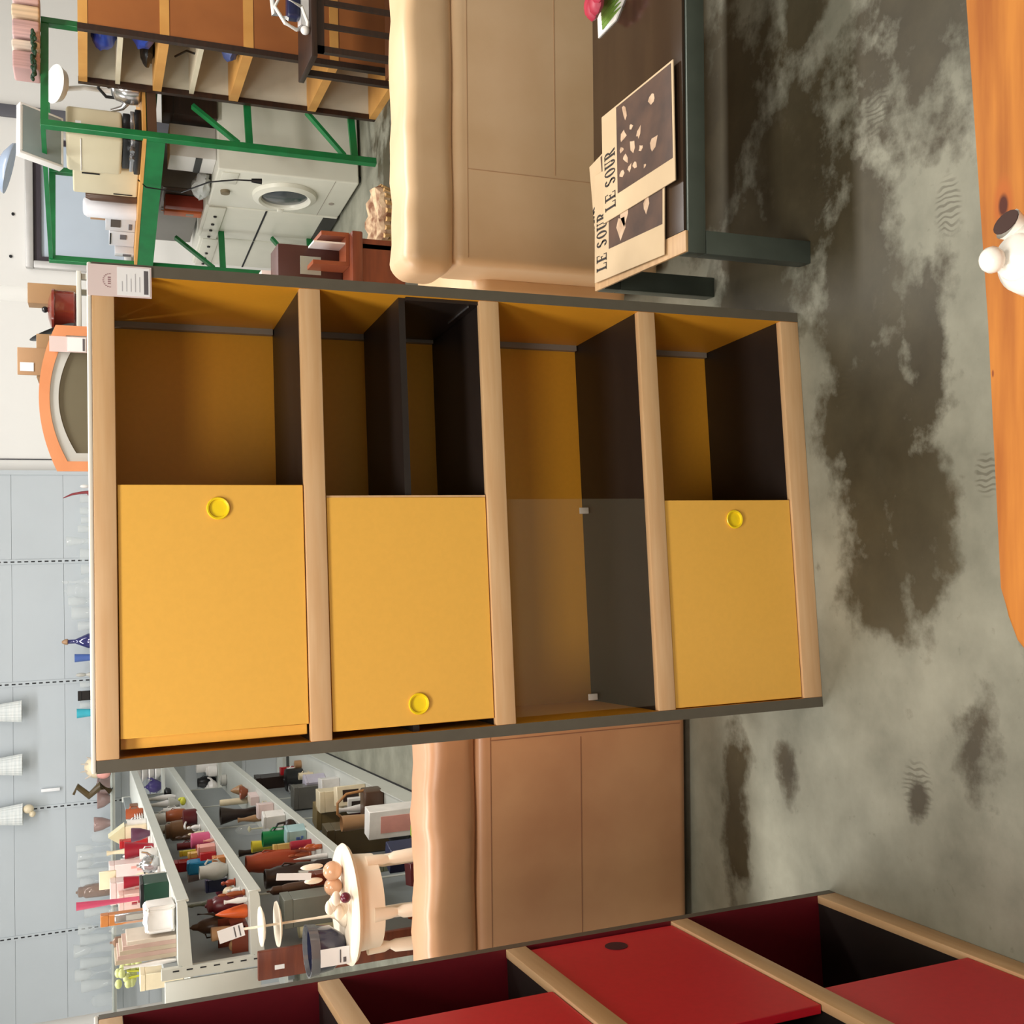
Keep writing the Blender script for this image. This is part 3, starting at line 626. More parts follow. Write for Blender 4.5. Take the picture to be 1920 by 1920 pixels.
for a in ((-.15, -.13, -.02, .23), (.15, .17, -.02, .23), (-.13, .15, -.02, 0), (-.13, .15, .21, .23)): mb.box(a[0], a[1], a[2], a[3], 0, .05, .004, M=Mt)
mb.build('rim', WHITEP, t)
t = thing('pendant_lamp', (2.31, 7.8, 2.10), 'blue grey glass dish pendant hanging above the green rack', 'lamp')
MB().lathe([(.17, 0), (.165, .015), (.10, .055), (.03, .08), (0, .082)], 28, M=Matrix.Rotation(.25, 4, 'Y')).build('shade', mat('blue_grey_glass', (150, 164, 184), .25), t)
MB().tube([(.02, 0, .08), (.0, 0, 1.89)], .005, 6).build('cord', DK, t)
MB().lathe([(.04, 1.90), (.03, 1.875), (0, 1.87)][::-1], 14).build('ceiling_rose', WHITEP, t)
# ------------------------------------------------------------------ washing machines under the rack
WA = math.atan2(7.24 - 6.64, 2.03 - 2.085)   # direction along the fronts
def machine(loc, wd, hgt, dep, label, kind):
    t = thing('washing_machine' if kind == 0 else 'kitchen_appliance', loc, label, 'washing machine' if kind == 0 else 'appliance', WA)
    MB().box(0, wd, -dep, 0, .02, hgt, .012, seg=3).build('body', MACH, t)
    for x in (.05, wd - .05):
        for y in (-.05, -dep + .05): MB().lathe([(.02, 0), (.02, .022)], 10, c=(x, y, 0)).build('foot', DK, t)
    if kind == 0:
        Mf = Matrix.Translation((wd / 2, .001, .44)) @ Matrix.Rotation(-math.pi / 2, 4, 'X')
        rg = MB().lathe([(.205, 0), (.20, .025), (.165, .04), (.15, .03), (.145, .012), (.12, .01)], 36, M=Mf); dr = rg.build('door', MACH, t); dr['label'] = 'round porthole door'
        MB().lathe([(.148, .012), (.11, .022), (.0, .026)], 32, M=Mf).build('porthole', mat('porthole_glass', (66, 72, 76), .15), dr)
        MB().box(wd / 2 + .155, wd / 2 + .19, .025, .05, .42, .46, .006).build('door_latch', MACH, dr)
        MB().box(.03, .2, .001, .006, hgt - .13, hgt - .03, .002).build('drawer', MACH, t)
        MB().lathe([(.03, 0), (.028, .02), (0, .022)], 18, M=Matrix.Translation((.33, 0, hgt - .08)) @ Matrix.Rotation(-math.pi / 2, 4, 'X')).build('dial', mat('dial_tan', (120, 108, 84), .5), t)
        MB().box(.0, wd, .0, .0015, .17, .173).build('kick_line', GREYS, t)
        MB().lathe([(.018, 0), (.018, .004), (0, .004)], 14, M=Matrix.Translation((wd * .62, 0, .12)) @ Matrix.Rotation(-math.pi / 2, 4, 'X')).build('filter_cap', GREYS, t)
    else:
        MB().box(.0, wd, .001, .012, hgt - .13, hgt - .02, .002).build('control_strip', MACH, t)
        for x in (.15, .3, .42, .55): MB().lathe([(.012, 0), (.01, .01), (0, .01)], 12, M=Matrix.Translation((x, .012, hgt - .075)) @ Matrix.Rotation(-math.pi / 2, 4, 'X')).build('knob', DK, t)
        MB().box(.0, wd, .0, .003, .50, .512).build('door_gap', SLOT, t)
        MB().box(0.02, wd, .0, .002, .02, .12).build('plinth', DK, t)
    return t
wdv = Vector((math.cos(WA), math.sin(WA), 0))
p0 = Vector((2.09, 6.64, 0))
machine(p0, .60, .89, .62, 'white washing machine with round porthole door nearest under the green rack', 0)
machine(p0 + wdv * .615, .60, .90, .62, 'white kitchen appliance with black door gap beyond the washing machine', 1)
machine(p0 + wdv * 1.23, .60, .88, .62, 'white appliance farthest along the row under the green rack', 1)
mn = Vector((wdv.y, -wdv.x, 0))  # to the right/back
def onmach(a, d, z=.892): return p0 + wdv * a + mn * d + Vector((0, 0, z))
MB_ = lambda *a, **k: MB().box(*a, **k)
t = thing('carton', onmach(.16, .08), 'white and black striped carton on the washing machine', 'carton', WA); MB_(-.1, .12, -.2, 0, 0, .27, .003).build('body', WHITEP, t)
MB().box(-.1, .12, 0, .003, .08, .12).build('stripe', DK, t); MB().box(-.102, -.1, -.12, -.08, .0, .27).build('stripe', DK, t)
t = thing('plastic_bag', onmach(.44, .06), 'crumpled clear plastic bag on the washing machine edge', 'bag', WA); blob = MB().ball((0, 0, .05), .1, 1.5, .7, .55, n=16)
for v in blob.bm.verts: v.co += Vector((random.uniform(-.012, .012), random.uniform(-.01, .01), random.uniform(-.012, .012)))
for v in blob.bm.verts: v.co.z = max(0, v.co.z)
blob.build('body', mat('milky_plastic', (196, 198, 194), .25, bump=.3, scale=18), t)
t = thing('wooden_block', onmach(.46, .36), 'tan wooden board box with black edge on the machines', 'box', WA); MB_(-.14, .14, -.1, .1, 0, .15, .003).build('body', pm('straw'), t); MB().box(-.1, .1, .1, .102, .02, .09).build('dark_front', DK, t)
t = thing('oven', onmach(.92, .12, .902), 'wide dark taupe grey oven behind the orange boxes under the rack', 'oven', WA); MB_(-.26, .80, -.3, 0, 0, .36, .008).build('body', mat('taupe_grey', (104, 100, 94), .4), t); MB().box(-.26, .12, 0, .004, .03, .26).build('door', mat('taupe_dark', (84, 78, 72), .25), t); MB().tube([(.14, .015, .04), (.14, .015, .25)], .008).build('handle', CHROME, t)
t = thing('small_carton', onmach(.80, .03, .902), 'dark red carton beside the orange carton under the rack', 'carton', WA); MB_(-.04, .02, -.08, 0, 0, .24, .002).build('body', mat('brick_red', (136, 48, 30), .5), t)
t = thing('small_carton', onmach(.90, .03, .902), 'bright orange carton under the rack', 'carton', WA); MB_(-.04, .04, -.08, 0, 0, .24, .002).build('body', mat('bright_orange', (206, 104, 54), .5), t); MB().box(-.02, .02, 0, .002, .05, .1).build('print', GREYS, t)
tag(MB().tube([onrack(.42, 0, 1.345), onrack(.43, -.04, 1.30), onrack(.44, -.045, 1.1), onrack(.30, -.05, .95), onrack(.25, -.05, .80), onrack(.24, -.05, .70)], .005, 6).tube([onrack(.24, -.05, .71), onrack(.24, -.05, .65)], [.012, .018], 8).build('power_cord', DK), 'black power cord with plug dangling from the rack shelf in front of the washing machine', 'cord')
t = thing('wooden_chest', onmach(-.01, .30, .892), 'dark brown wooden chest on the near end of the washing machine behind the rack braces', 'chest', WA); MB_(-.02, .13, -.40, 0, 0, .31, .004).build('body', DWOOD, t); MB().box(-.022, .132, -.402, .002, .25, .255).build('lid_line', BLACKP, t)
# ------------------------------------------------------------------ slatted dark wood stand + iron
t = thing('slatted_stand', (2.25, 5.16, 0), 'dark brown slatted wooden stand in front of the brown shelving unit', 'stand')
MB().box(-.03, .62, -.01, .34, .585, .615, .004).build('top', DWOOD, t)
MB().box(0, .60, 0, .025, .13, .16).build('bottom_rail', DWOOD, t); MB().box(0, .60, 0, .025, .55, .585).build('top_rail', DWOOD, t)
for x in (0, .57):
    for y in (0, .3): MB().box(x, x + .03, y, y + .03, 0, .585).build('leg', DWOOD, t)
for k in range(4): MB().box(.12 + k * .115, .145 + k * .115, .003, .02, .16, .55).build('slat', DWOOD, t)
MB().box(0.03, .57, .05, .3, .15, .165).build('bottom_board', mat('brown_board', (120, 74, 44), .5), t)
t = thing('steam_iron', (2.52, 5.26, .616), 'white and navy steam iron with coiled white cord on the slatted stand', 'iron')
MB().prism([(-.13, -.05), (-.1, .05), (.02, .055), (.13, 0), (.02, -.055)], 0, .035).build('soleplate', mat('iron_white', (226, 226, 224), .3), t)
MB().box(-.09, .06, -.035, .035, .035, .10, .015, seg=3).build('body', pm('navy'), t)
MB().tube([(-.09, 0, .09), (-.08, 0, .16), (.02, 0, .17), (.07, 0, .1)], .014, 10).build('handle', mat('iron_white', (226, 226, 224)), t)
MB().tube([(-.13, 0, .03), (-.16, -.05, .06), (-.15, -.08, .12), (-.08, -.085, .17), (-.02, -.085, .14), (-.06, -.085, .04), (-.13, -.085, .012), (-.17, -.06, .01)], .009, 8).build('cord', WHITEP, t)
MB().ball((-.165, -.07, .022), .022).build('plug', WHITEP, t)
# ------------------------------------------------------------------ mahogany side table with boxes
t = thing('side_table', (.645, 3.74, -.035), 'reddish mahogany side table behind the right end of the yellow unit', 'table')
MB().box(-.02, .36, -.02, .42, .76, .80, .006).build('top', MAHOG, t); MB().box(.02, .32, 0, .38, .60, .76).build('apron', MAHOG, t)
for x in (0.01, .30):
    for y in (.0, .35): MB().box(x, x + .04, y, y + .04, 0, .76, .004).build('leg', MAHOG, t)
MB().box(.02, .32, .01, .37, .3, .32).build('lower_shelf', MAHOG, t)
t = thing('wooden_box', (.915, 3.95, .766), 'dark brown box with a pale label on the mahogany side table', 'box'); MB_(-.06, .06, -.08, .08, 0, .235, .004).build('body', mat('dark_maroon_wood', (72, 38, 32), .45), t); MB().box(-.045, .02, -.083, -.08, .08, .155).build('label', mat('dull_label', (176, 182, 170), .5), t)
t = thing('letter_rack', (.945, 3.80, .766), 'red brown folded letter holder with white paper on the mahogany table', 'holder')
MB().box(-.06, -.045, -.04, .1, 0, .13).box(.045, .06, -.04, .1, 0, .10).box(-.045, .045, -.04, .1, 0, .012).build('body', mat('red_brown', (142, 74, 46), .4), t); MB().box(.02, .026, -.03, .09, .012, .125).build('paper', LABEL, t)
t = thing('small_carton', (.895, 4.07, .766), 'small pinkish white carton peeking past the cabinet edge', 'carton'); MB_(-.05, .015, -.04, .04, 0, .27, .003).build('body', mat('pinkish_white', (232, 214, 206), .5), t)
# ------------------------------------------------------------------ basket on the floor
t = thing('wicker_basket', (1.56, 5.50, 0), 'round wicker basket lined with patterned cloth on the floor behind the beige sofa', 'basket')
n = 24; mb = MB()
for k in range(n):
    a = 2 * math.pi * k / n; mb.tube([(.115 * math.cos(a), .115 * math.sin(a), .0), (.15 * math.cos(a), .15 * math.sin(a), .115), (.165 * math.cos(a), .165 * math.sin(a), .15)], .014, 6)
mb.lathe([(.11, 0), (.115, .01), (.15, .12), (.145, .12), (.108, .012), (0, .012)], 24).build('body', mat('wicker', (206, 164, 108), .6, var=.3, scale=20), t); t.scale = (1, 1, 1.35)
mb = MB().lathe([(.162, .125), (.168, .15), (.158, .168), (.12, .16), (0, .15)], 30)
for v in mb.bm.verts: v.co.z += .008 * math.sin(9 * math.atan2(v.co.y, v.co.x))
mb.build('lining', mat('patterned_cloth', (214, 186, 150), .8, c2=(120, 76, 50), scale=16, detail=8), t)
# ------------------------------------------------------------------ arched mirror behind the cabinet
def arch(w_, h0, rise, n=24, inset=0): return [(-w_ / 2 + inset, 0 + inset)] + [(-w_ / 2 + inset + (w_ - 2 * inset) * k / n, h0 - inset + rise * (1 - (2 * k / n - 1) ** 2)) for k in range(n + 1)] + [(w_ / 2 - inset, inset)]
MX = Matrix.Rotation(math.pi / 2, 4, 'X')
t = thing('dressing_mirror', (.457, 4.5, 0), 'arched dressing mirror with peach wood frame behind the top right of the yellow unit', 'mirror')
def ring_prism(outer, inner, z0, z1, name, m, par):
    mb = MB(); N_ = len(outer); L4 = []
    for pts, z in ((outer, z0), (outer, z1), (inner, z1), (inner, z0)): L4.append([mb.bm.verts.new((x, y, z)) for x, y in pts])
    for a, b in zip(L4, L4[1:] + L4[:1]):
        for i in range(N_): mb.bm.faces.new((a[i], a[(i + 1) % N_], b[(i + 1) % N_], b[i]))
    bmesh.ops.transform(mb.bm, matrix=MX, verts=mb.bm.verts); return mb.build(name, m, par)
ring_prism(arch(.565, 1.752, .062), arch(.565, 1.752, .062, inset=.038), -.02, .02, 'frame', mat('peach_wood', (232, 158, 112), .4, c2=(220, 146, 100), scale=4), t)
ring_prism(arch(.565, 1.752, .062, inset=.038), arch(.565, 1.752, .062, inset=.07), -.015, .016, 'inner_frame', mat('pale_grey_inlay', (200, 202, 198), .45), t)
MB().prism(arch(.565, 1.752, .062, inset=.07), -.01, .01, M=MX).build('mirror_glass', mat('olive_reflection', (112, 106, 86), .35, var=.1, scale=2), t)  # flat olive colour stands in for the mirror's reflection
for x in (-.2, .2): MB().box(x - .03, x + .03, -.15, .15, 0, .035).build('foot', MATS['peach_wood'], t)
t = thing('price_card', (.665, 4.474, 1.64), 'small white price card hanging on the peach framed mirror', 'price tag'); MB().box(-.03, .03, -.004, 0, 0, .135).build('card', LPINK, t); MB().box(-.027, .027, -.0055, -.0045, .004, .07).build('white_panel', LABEL, t)
MB().box(-.024, .024, -.0062, -.0056, .008, .016).build('barcode', LGREY, t)
t = thing('wooden_crate', (.64, 4.72, 0), 'brown carton with open flap peeking above the peach mirror', 'carton')
MB().box(-.08, .10, 0, .2, 1.70, 1.83, .003).build('body', mat('cardboard', (150, 116, 78), .7), t); MB().box(-.07, .04, -.012, -.002, 1.72, 1.90, .002).build('flap', mat('cardboard2', (164, 128, 92), .7), t)
MB().box(-.1, .12, -.02, .22, 0, 1.70).build('stand', MAHOG, t); MB().box(-.055, -.02, -.014, -.0125, 1.84, 1.89).build('print', LABEL, t)
# grey metal table with casserole
t = thing('metal_shelf', (.70, 5.0, 0), 'grey steel frame shelf behind the top right cabinet corner carrying the casserole', 'shelf')
for x in (0, .33):
    for y in (0, .35): MB().box(x, x + .025, y, y + .025, 0, 1.66).build('post', SHELFM, t)
MB().box(-.01, .365, -.01, .385, 1.66, 1.68, .003).build('top', SHELFM, t); MB().box(0.0, .35, .0, .37, 1.2, 1.22).build('shelf', SHELFM, t)
t = thing('casserole', (.91, 5.12, 1.681), 'dark red brown enamel casserole with glossy lid on the steel shelf', 'casserole')
mb = MB().lathe([(.075, 0), (.088, .01), (.09, .085), (.094, .09), (.09, .1), (.04, .115), (0, .118)], 26); mb.build('body', mat('oxblood_enamel', (112, 40, 30), .18, coat=.5), t)
MB().ball((0, 0, .128), .014).build('knob', DK, t); MB().tube([(-.088, 0, .07), (-.115, -.02, .07), (-.115, .02, .07), (-.088, 0, .07)], .006).build('handle', DK, t)
tag(MB().lathe([(.0, 0), (.09, .004), (.10, .01), (.0, .008)], 24, M=Matrix.Rotation(1.15, 4, 'Y')).build('black_plate', DK, None, (.795, 5.06, 1.775)), 'black plate leaning against the dark red casserole', 'plate')
t = thing('carton', (.99, 5.17, 1.681), 'brown cardboard carton with clear tube on top beside the casserole', 'carton'); MB_(-.045, .045, .0, .12, 0, .20, .003).build('body', MATS['cardboard'], t)
MB().lathe([(.035, .2), (.035, .33)], 16, c=(0, .05, 0)).build('tube', CLEAR, t)
# ------------------------------------------------------------------ painted stand with bowls
ST = thing('plant_stand', (-1.385, 3.74, 0), 'round cream painted pedestal stand with shaped legs behind the tan sofa', 'stand')
MB().lathe([(.0, .784), (.17, .784), (.197, .791), (.207, .803), (.200, .814), (.185, .82), (0, .82)], 48).build('top', CREAMP, ST)
MB().lathe([(.152, .70), (.160, .702), (.166, .786), (.150, .786)], 48).build('apron', CREAMP, ST)
for k in range(5):
    a = math.radians(20 + 72 * k + 36); c_, s_ = math.cos(a), math.sin(a)
    prof = [(.155, .74, .026), (.160, .68, .019), (.158, .66, .013), (.162, .64, .022), (.165, .56, .024), (.172, .3, .02), (.19, .02, .015), (.195, 0, .018)]
    MB().tube([(r * c_, r * s_, z) for r, z, q in prof], [q for r, z, q in prof], 10).build('leg', CREAMP, ST)
t = thing('dark_bowl', (-1.515, 3.70, .821), 'deep navy glass bowl with white price label on the painted stand', 'bowl')
MB().lathe([(.035, 0), (.045, .01), (.075, .05), (.082, .115), (.078, .115), (.07, .05), (0, .02)], 30).build('body', mat('navy_glass', (34, 38, 66), .2, coat=.4), t)
MB().lathe([(.084, .098), (.088, .13), (.083, .13), (.078, .1)], 30).build('rim', glass('smoke_rim', (110, 112, 118), .8), t)
MB().box(-.03, .03, -.084, -.081, .0, .10).build('price_label', LABEL, t); mb = MB().box(-.022, .022, -.0855, -.0842, .03, .034).box(-.022, -.005, -.0855, -.0842, .012, .022); mb.build('label_print', LGREY, t)
t = thing('tiered_stand', (-1.405, 3.70, .821), 'cream two plate tiered stand with hanging white tag', 'cake stand')
MB().lathe([(.045, 0), (.04, .01), (.015, .03), (.006, .05), (.004, .1), (.004, .36), (0, .37)], 20).build('stem', CREAMP, t)
for z, r in ((.22, .075), (.275, .066)): MB().lathe([(0, z), (r * .7, z + .002), (r, z + .01), (r * .98, z + .014), (r * .6, z + .006), (0, z + .005)], 30).build('plate', mat('ivory_china', (236, 226, 208), .3), t)
Mtg = Matrix.Translation((.004, -.01, .345)) @ Matrix.Rotation(-.2, 4, 'Y')
MB().box(-.022, .022, -.001, .001, 0, .085, M=Mtg).build('tag', LABEL, t); MB().box(-.018, .018, -.002, -.0012, .012, .016, M=Mtg).box(-.018, .018, -.002, -.0012, .028, .032, M=Mtg).build('tag_print', LGREY, t)
t = thing('pearl_figurine', (-1.255, 3.72, .821), 'pair of peach glazed shell cups with a white leaf and curled white tag', 'ornament')
MB().ball((0, 0, .035), .034, 1, 1, 1).ball((-.055, 0, .033), .032).build('cups', mat('peach_glaze', (220, 170, 134), .2, coat=.4), t)
MB().ball((.02, .01, .105), .02, .5, .7, 2.0).ball((-.03, .01, .10), .018, .6, .7, 1.8).build('leaves', CREAMP, t)
MB().box(-.012, .012, -.001, .001, 0, .12, M=Matrix.Translation((-.01, 0, .11)) @ Matrix.Rotation(.12, 4, 'Y')).build('tag', LABEL, t)
t = thing('rose_ornament', (-1.335, 3.60, .821), 'cream leaf ornament with a single maroon bead on the painted stand', 'ornament')
mb = MB(); random.seed(8)
for k in range(6): mb.ball((random.uniform(-.03, .025), random.uniform(-.01, .02), .02 + .01 * k), .02, 1.3, .6, .8)
mb.build('leaves', CREAMP, t); MB().ball((.032, -.025, .022), .018).build('bead', mat('maroon_bead', (96, 26, 46), .2), t)
# brown wooden frame and red brown board at near end of gondola
t = tag(MB().box(-1.705, -1.60, 3.965, 3.985, .0, 1.08, .003).build('wooden_board', MAHOG), 'reddish brown board standing at the near end of the gondola with a white dot label', 'board')
MB().box(-1.672, -1.656, 3.963, 3.965, .985, 1.02).build('dot_label', LABEL, t)
# ================================================================== BRIC-A-BRAC builders
def lathe_obj(prof, m, w_, h_, name='body', n=18):
    return MB().lathe([(r * w_ / 2, z * h_) for r, z in prof], n).build(name, m)
PROF = {
 'mug': [(.8, 0), (.9, .04), (.92, .5), (.95, 1), (.85, 1), (.8, .1), (0, .08)],
 'cup': [(.5, 0), (.55, .04), (.75, .5), (1, 1), (.93, 1), (.68, .5), (.45, .1), (0, .1)],
 'goblet': [(.7, 0), (.65, .04), (.12, .1), (.1, .42), (.7, .6), (.95, .8), (.85, 1), (.78, 1), (.85, .8), (.6, .62), (0, .52)],
 'bowl': [(.4, 0), (.45, .06), (.85, .5), (1, .95), (.95, 1), (.8, .55), (.4, .15), (0, .12)],
 'vase': [(.6, 0), (.9, .15), (.95, .4), (.5, .75), (.45, .88), (.7, 1), (.55, 1), (.3, .85), (0, .84)],
 'tallvase': [(.6, 0), (.65, .04), (.5, .3), (.6, .6), (.95, .97), (1, 1), (.85, 1), (.5, .6), (0, .5)],
 'jar': [(.85, 0), (.98, .05), (1, .4), (.95, .72), (.7, .8), (.75, .84), (.72, .92), (.2, .96), (.15, 1), (0, 1)],
 'pot': [(.6, 0), (.9, .15), (1, .45), (.92, .75), (.75, .86), (.8, .92), (.72, .93), (.6, .85), (0, .7)],
 'bottle': [(.85, 0), (1, .05), (1, .45), (.45, .66), (.28, .72), (.28, .86), (.4, .88), (.4, .92), (.15, 1), (0, 1)],
 'candle': [(1, 0), (1, .96), (.9, 1), (.1, .98), (.06, 1), (0, 1)],
 'cone': [(.9, 0), (1, .08), (.8, .4), (.4, .8), (.1, .98), (0, 1)],
 'jug': [(.6, 0), (.95, .25), (1, .5), (.7, .8), (.72, 1), (.6, 1), (.5, .8), (0, .7)],
 'dome': [(1, 0), (1, .12), (.9, .13), (.9, .6), (.6, .9), (0, 1)],
}
NAMES = dict(mug='mug', cup='cup', goblet='goblet', bowl='bowl', vase='vase', tallvase='tall_vase', jar='jar', pot='pot', bottle='bottle', candle='candle', cone='cone_ornament', jug='jug', dome='dome_clock',
             box='box', longbox='long_box', book='book', plates='plate_stack', pan='saucepan', teapot='teapot', house='house_figurine', frame='photo_frame', bag='plastic_bag', bag2='purse', figurine='figurine', ball='ball_ornament',
             sign='sign_board', plant='artificial_flowers', leaf='leaf_dish', picture='picture_box', crate='wooden_box', basketb='basket', swan='glass_swan', shell='seashell', driftwood='curved_ornament')
def item(kind, x, y, z, w_, h_, col, col2, rz, label, cat, grp):
    m = pm(col); r = w_ / 2; nm = NAMES[kind]; loc = (x, y, z); m2 = pm(col2) if col2 else m
    rs = random.Random(label); rot = rs.uniform(-.25, .25) if kind in ('box', 'picture') else 0
    az = GA if y < 8.6 and x < -1.2 else 0
    def one(mb): return tag(mb.build(nm, m, None, loc, rz + rot), label, cat, grp)
    def multi(): return thing(nm, loc, label, cat, rz + rot, grp)
    if kind in ('cone', 'candle', 'vase', 'tallvase', 'goblet', 'bowl', 'bottle', 'pot', 'cup') and kind not in ('mug',):
        pr = PROF[kind]; o = MB().lathe([(a * r, b * h_) for a, b in pr], 18)
        if kind == 'bottle':
            t = multi(); MB().lathe([(a * r, b * h_) for a, b in pr[:7]], 18).build('body', m, t); MB().lathe([(a * r, b * h_) for a, b in pr[5:]], 14).build('stopper', pm('tan') if col == 'bluegold' else m, t); return
        if kind == 'pot':
            t = multi(); o.build('body', m, t)
            for s in (-1, 1): MB().tube([(s * r * .9, 0, h_ * .7), (s * r * 1.12, .0, h_ * .66), (s * r * .95, 0, h_ * .5)], r * .07, 6).build('handle', m, t)
            return
        return one(o)
    if kind in ('mug', 'jug'):
        t = multi(); MB().lathe([(a * r, b * h_) for a, b in PROF[kind]], 18).build('body', m, t)
        MB().tube([(r * .85, 0, h_ * .8), (r * 1.3, 0, h_ * .7), (r * 1.25, 0, h_ * .35), (r * .85, 0, h_ * .25)], r * .12, 6).build('handle', m, t); return
    if kind in ('jar', 'dome'):
        t = multi(); pr = PROF[kind]; k = 4 if kind == 'jar' else 2
        MB().lathe([(a * r, b * h_) for a, b in pr[:k + 1]], 20).build('body' if kind == 'jar' else 'base', m if kind == 'jar' else pm('white'), t); MB().lathe([(a * r, b * h_) for a, b in pr[k:]], 20).build('lid' if kind == 'jar' else 'dome', m, t)
        if kind == 'dome': MB().lathe([(.5 * r, .14 * h_), (.1 * r, .2 * h_), (.1 * r, .6 * h_), (.5 * r, .65 * h_), (0, .7 * h_)], 14).build('movement', pm('paleyel'), t)
        return
    if kind == 'box':
        t = multi(); lid = .12 if h_ > .06 else .3; d_ = min(w_, .13) / 2
        MB().box(-r, r, -d_, d_, 0, h_ * (1 - lid), .002, seg=1).build('body', m, t); MB().box(-r * 1.02, r * 1.02, -d_ * 1.02, d_ * 1.02, h_ * (1 - lid), h_, .002, seg=1).build('lid', m if col != 'darkgreen' else DK, t)
        if col in ('whitepink', 'whitered', 'paleblue'):
            mb = MB()
            for k in range(5): a = rs.uniform(-.7, .5) * r; b = rs.uniform(.1, .65) * h_; mb.box(a, a + r * .35, -d_ - .001, -d_, b, b + h_ * .12)
            mb.build('print', pm('crimson' if col != 'paleblue' else 'bluec') if col != 'whitepink' else pm('palepink'), t)
        return
    if kind == 'longbox':
        t = multi(); t.rotation_euler.z = GA; L_ = .24
        MB().box(-L_ / 2, L_ / 2, -.04, .04, 0, h_ * .45, .002, seg=1).build('body', m, t)
        if col2:
            mb = MB()
            for k in range(5): mb.box(-L_ * .42 + k * .048, -L_ * .42 + k * .048 + .018, .04, .041, h_ * .15, h_ * .32)
            mb.build('dots', m2, t)
        return
    if kind == 'book':
        t = multi(); t.rotation_euler.z = GA - math.pi / 2 if 0 else 0; b = max(w_, .016) / 2
        MB().box(-b, b, -.002, .13, 0, h_, .001, seg=1).build('cover', m, t); MB().box(-b * .8, b * .8, .0, .131, .004, h_ + .0008).build('pages', pm('paper'), t); return
    if kind == 'plates':
        t = multi()
        for k in range(4):
            zz = h_ * k / 4; MB().lathe([(r * .5, zz), (r, zz + h_ * .18), (r * .96, zz + h_ * .22), (r * .4, zz + h_ * .08), (0, zz + h_ * .08)], 22).build('plate', m, t)
        return
    if kind == 'pan':
        t = multi(); hh = min(h_, w_ * .8)
        MB().lathe([(r * .9, 0), (r, .1 * hh), (r, hh), (r * .93, hh), (r * .9, .1 * hh), (0, .1 * hh)], 22).build('body', m, t)
        MB().tube([(-r * .3, -r * .95, hh * .85), (-r * .5, -r * 1.9, hh * 1.0), (-r * .6, -r * 2.6, hh)], r * .14, 8).build('handle', m2, t); MB().ball((0, 0, hh * 1.05), r * .15).lathe([(r * .95, hh), (r * .5, hh * 1.04), (0, hh * 1.06)], 20).build('lid', m, t); return
    if kind == 'teapot':
        t = multi(); hh = h_
        MB().lathe([(r * .55, 0), (r * .9, hh * .2), (r, hh * .42), (r * .8, hh * .68), (r * .4, hh * .78)], 22).build('body', m, t)
        MB().lathe([(r * .42, hh * .77), (r * .3, hh * .86), (r * .1, hh * .9), (r * .12, hh), (0, hh)], 18).build('lid', m, t)
        MB().tube([(r * .8, 0, hh * .35), (r * 1.25, 0, hh * .55), (r * 1.4, 0, hh * .78)], [r * .2, r * .14, r * .1], 8).build('spout', m, t)
        MB().tube([(-r * .75, 0, hh * .65), (-r * 1.35, 0, hh * .62), (-r * 1.3, 0, hh * .25), (-r * .8, 0, hh * .25)], r * .1, 8).build('handle', m2, t); return
    if kind == 'house':
        t = multi(); MB().box(-r, r, -r * .7, r * .7, 0, h_ * .6, .002, seg=1).build('walls', m, t)
        MB().prism([(-r * 1.15, h_ * .58), (0, h_), (r * 1.15, h_ * .58)], -r * .8, r * .8, M=MX).build('roof', pm('paleyel'), t)
        MB().box(-r * .2, r * .2, -r * .73, -r * .7, 0, h_ * .3).build('door', pm('red'), t); return
    if kind in ('frame', 'picture'):
        t = multi(); d_ = .012 if kind == 'frame' else .09
        MB().box(-r, r, 0, d_, 0, h_, .003, seg=1).build('frame' if kind == 'frame' else 'body', m, t); MB().box(-r * .6, r * .6, -.002, 0, h_ * .25, h_ * .8).build('picture', m2 if col2 else pm('greyc'), t); return
    if kind == 'bag':
        mb = MB().box(-r, r, -min(r, .08), min(r, .08), 0, h_, min(r, h_) * .35, seg=5)
        for v in mb.bm.verts: v.co += Vector((rs.uniform(-1, 1) * r * .07, rs.uniform(-1, 1) * r * .1, rs.uniform(-1, 1) * h_ * .04)); v.co.z = max(0, v.co.z)
        return one(mb)
    if kind == 'bag2':
        t = multi(); MB().ball((0, 0, h_ * .3), 1, r, r * .5, h_ * .3).build('body', m, t); MB().tube([(-r * .7, 0, h_ * .4), (-r * .9, 0, h_ * .9), (-r * .2, 0, h_), (r * .6, 0, h_ * .8), (r * .7, 0, h_ * .4)], .006, 8).build('strap', DK, t); return
    if kind == 'figurine':
        t = multi(); MB().lathe([(r * .8, 0), (r * .9, h_ * .06), (r * .55, h_ * .1), (r * .7, h_ * .4), (r * .45, h_ * .62), (r * .2, h_ * .7), (0, h_ * .7)], 14).build('body', m, t)
        MB().ball((0, 0, h_ * .84), 1, r * .42, r * .42, h_ * .16).build('head', m, t); MB().tube([(-r * .5, 0, h_ * .6), (-r * 1.0, -r * .3, h_ * .4)], r * .16, 6).build('arm', m, t); return
    if kind == 'ball':
        return one(MB().ball((0, 0, min(r, h_ * .5)), 1, r, r, min(r, h_ * .5)).lathe([(r * .4, 0), (r * .35, .006), (0, .006)], 12))
    if kind == 'sign':
        t = multi(); MB().box(-r, r, -.005, .005, h_ * .72, h_, .002, seg=1).build('board', m, t); MB().box(-.005, .005, -.004, .004, .008, h_ * .72).box(-.03, .03, -.02, .02, 0, .008).build('post', pm('white'), t); return
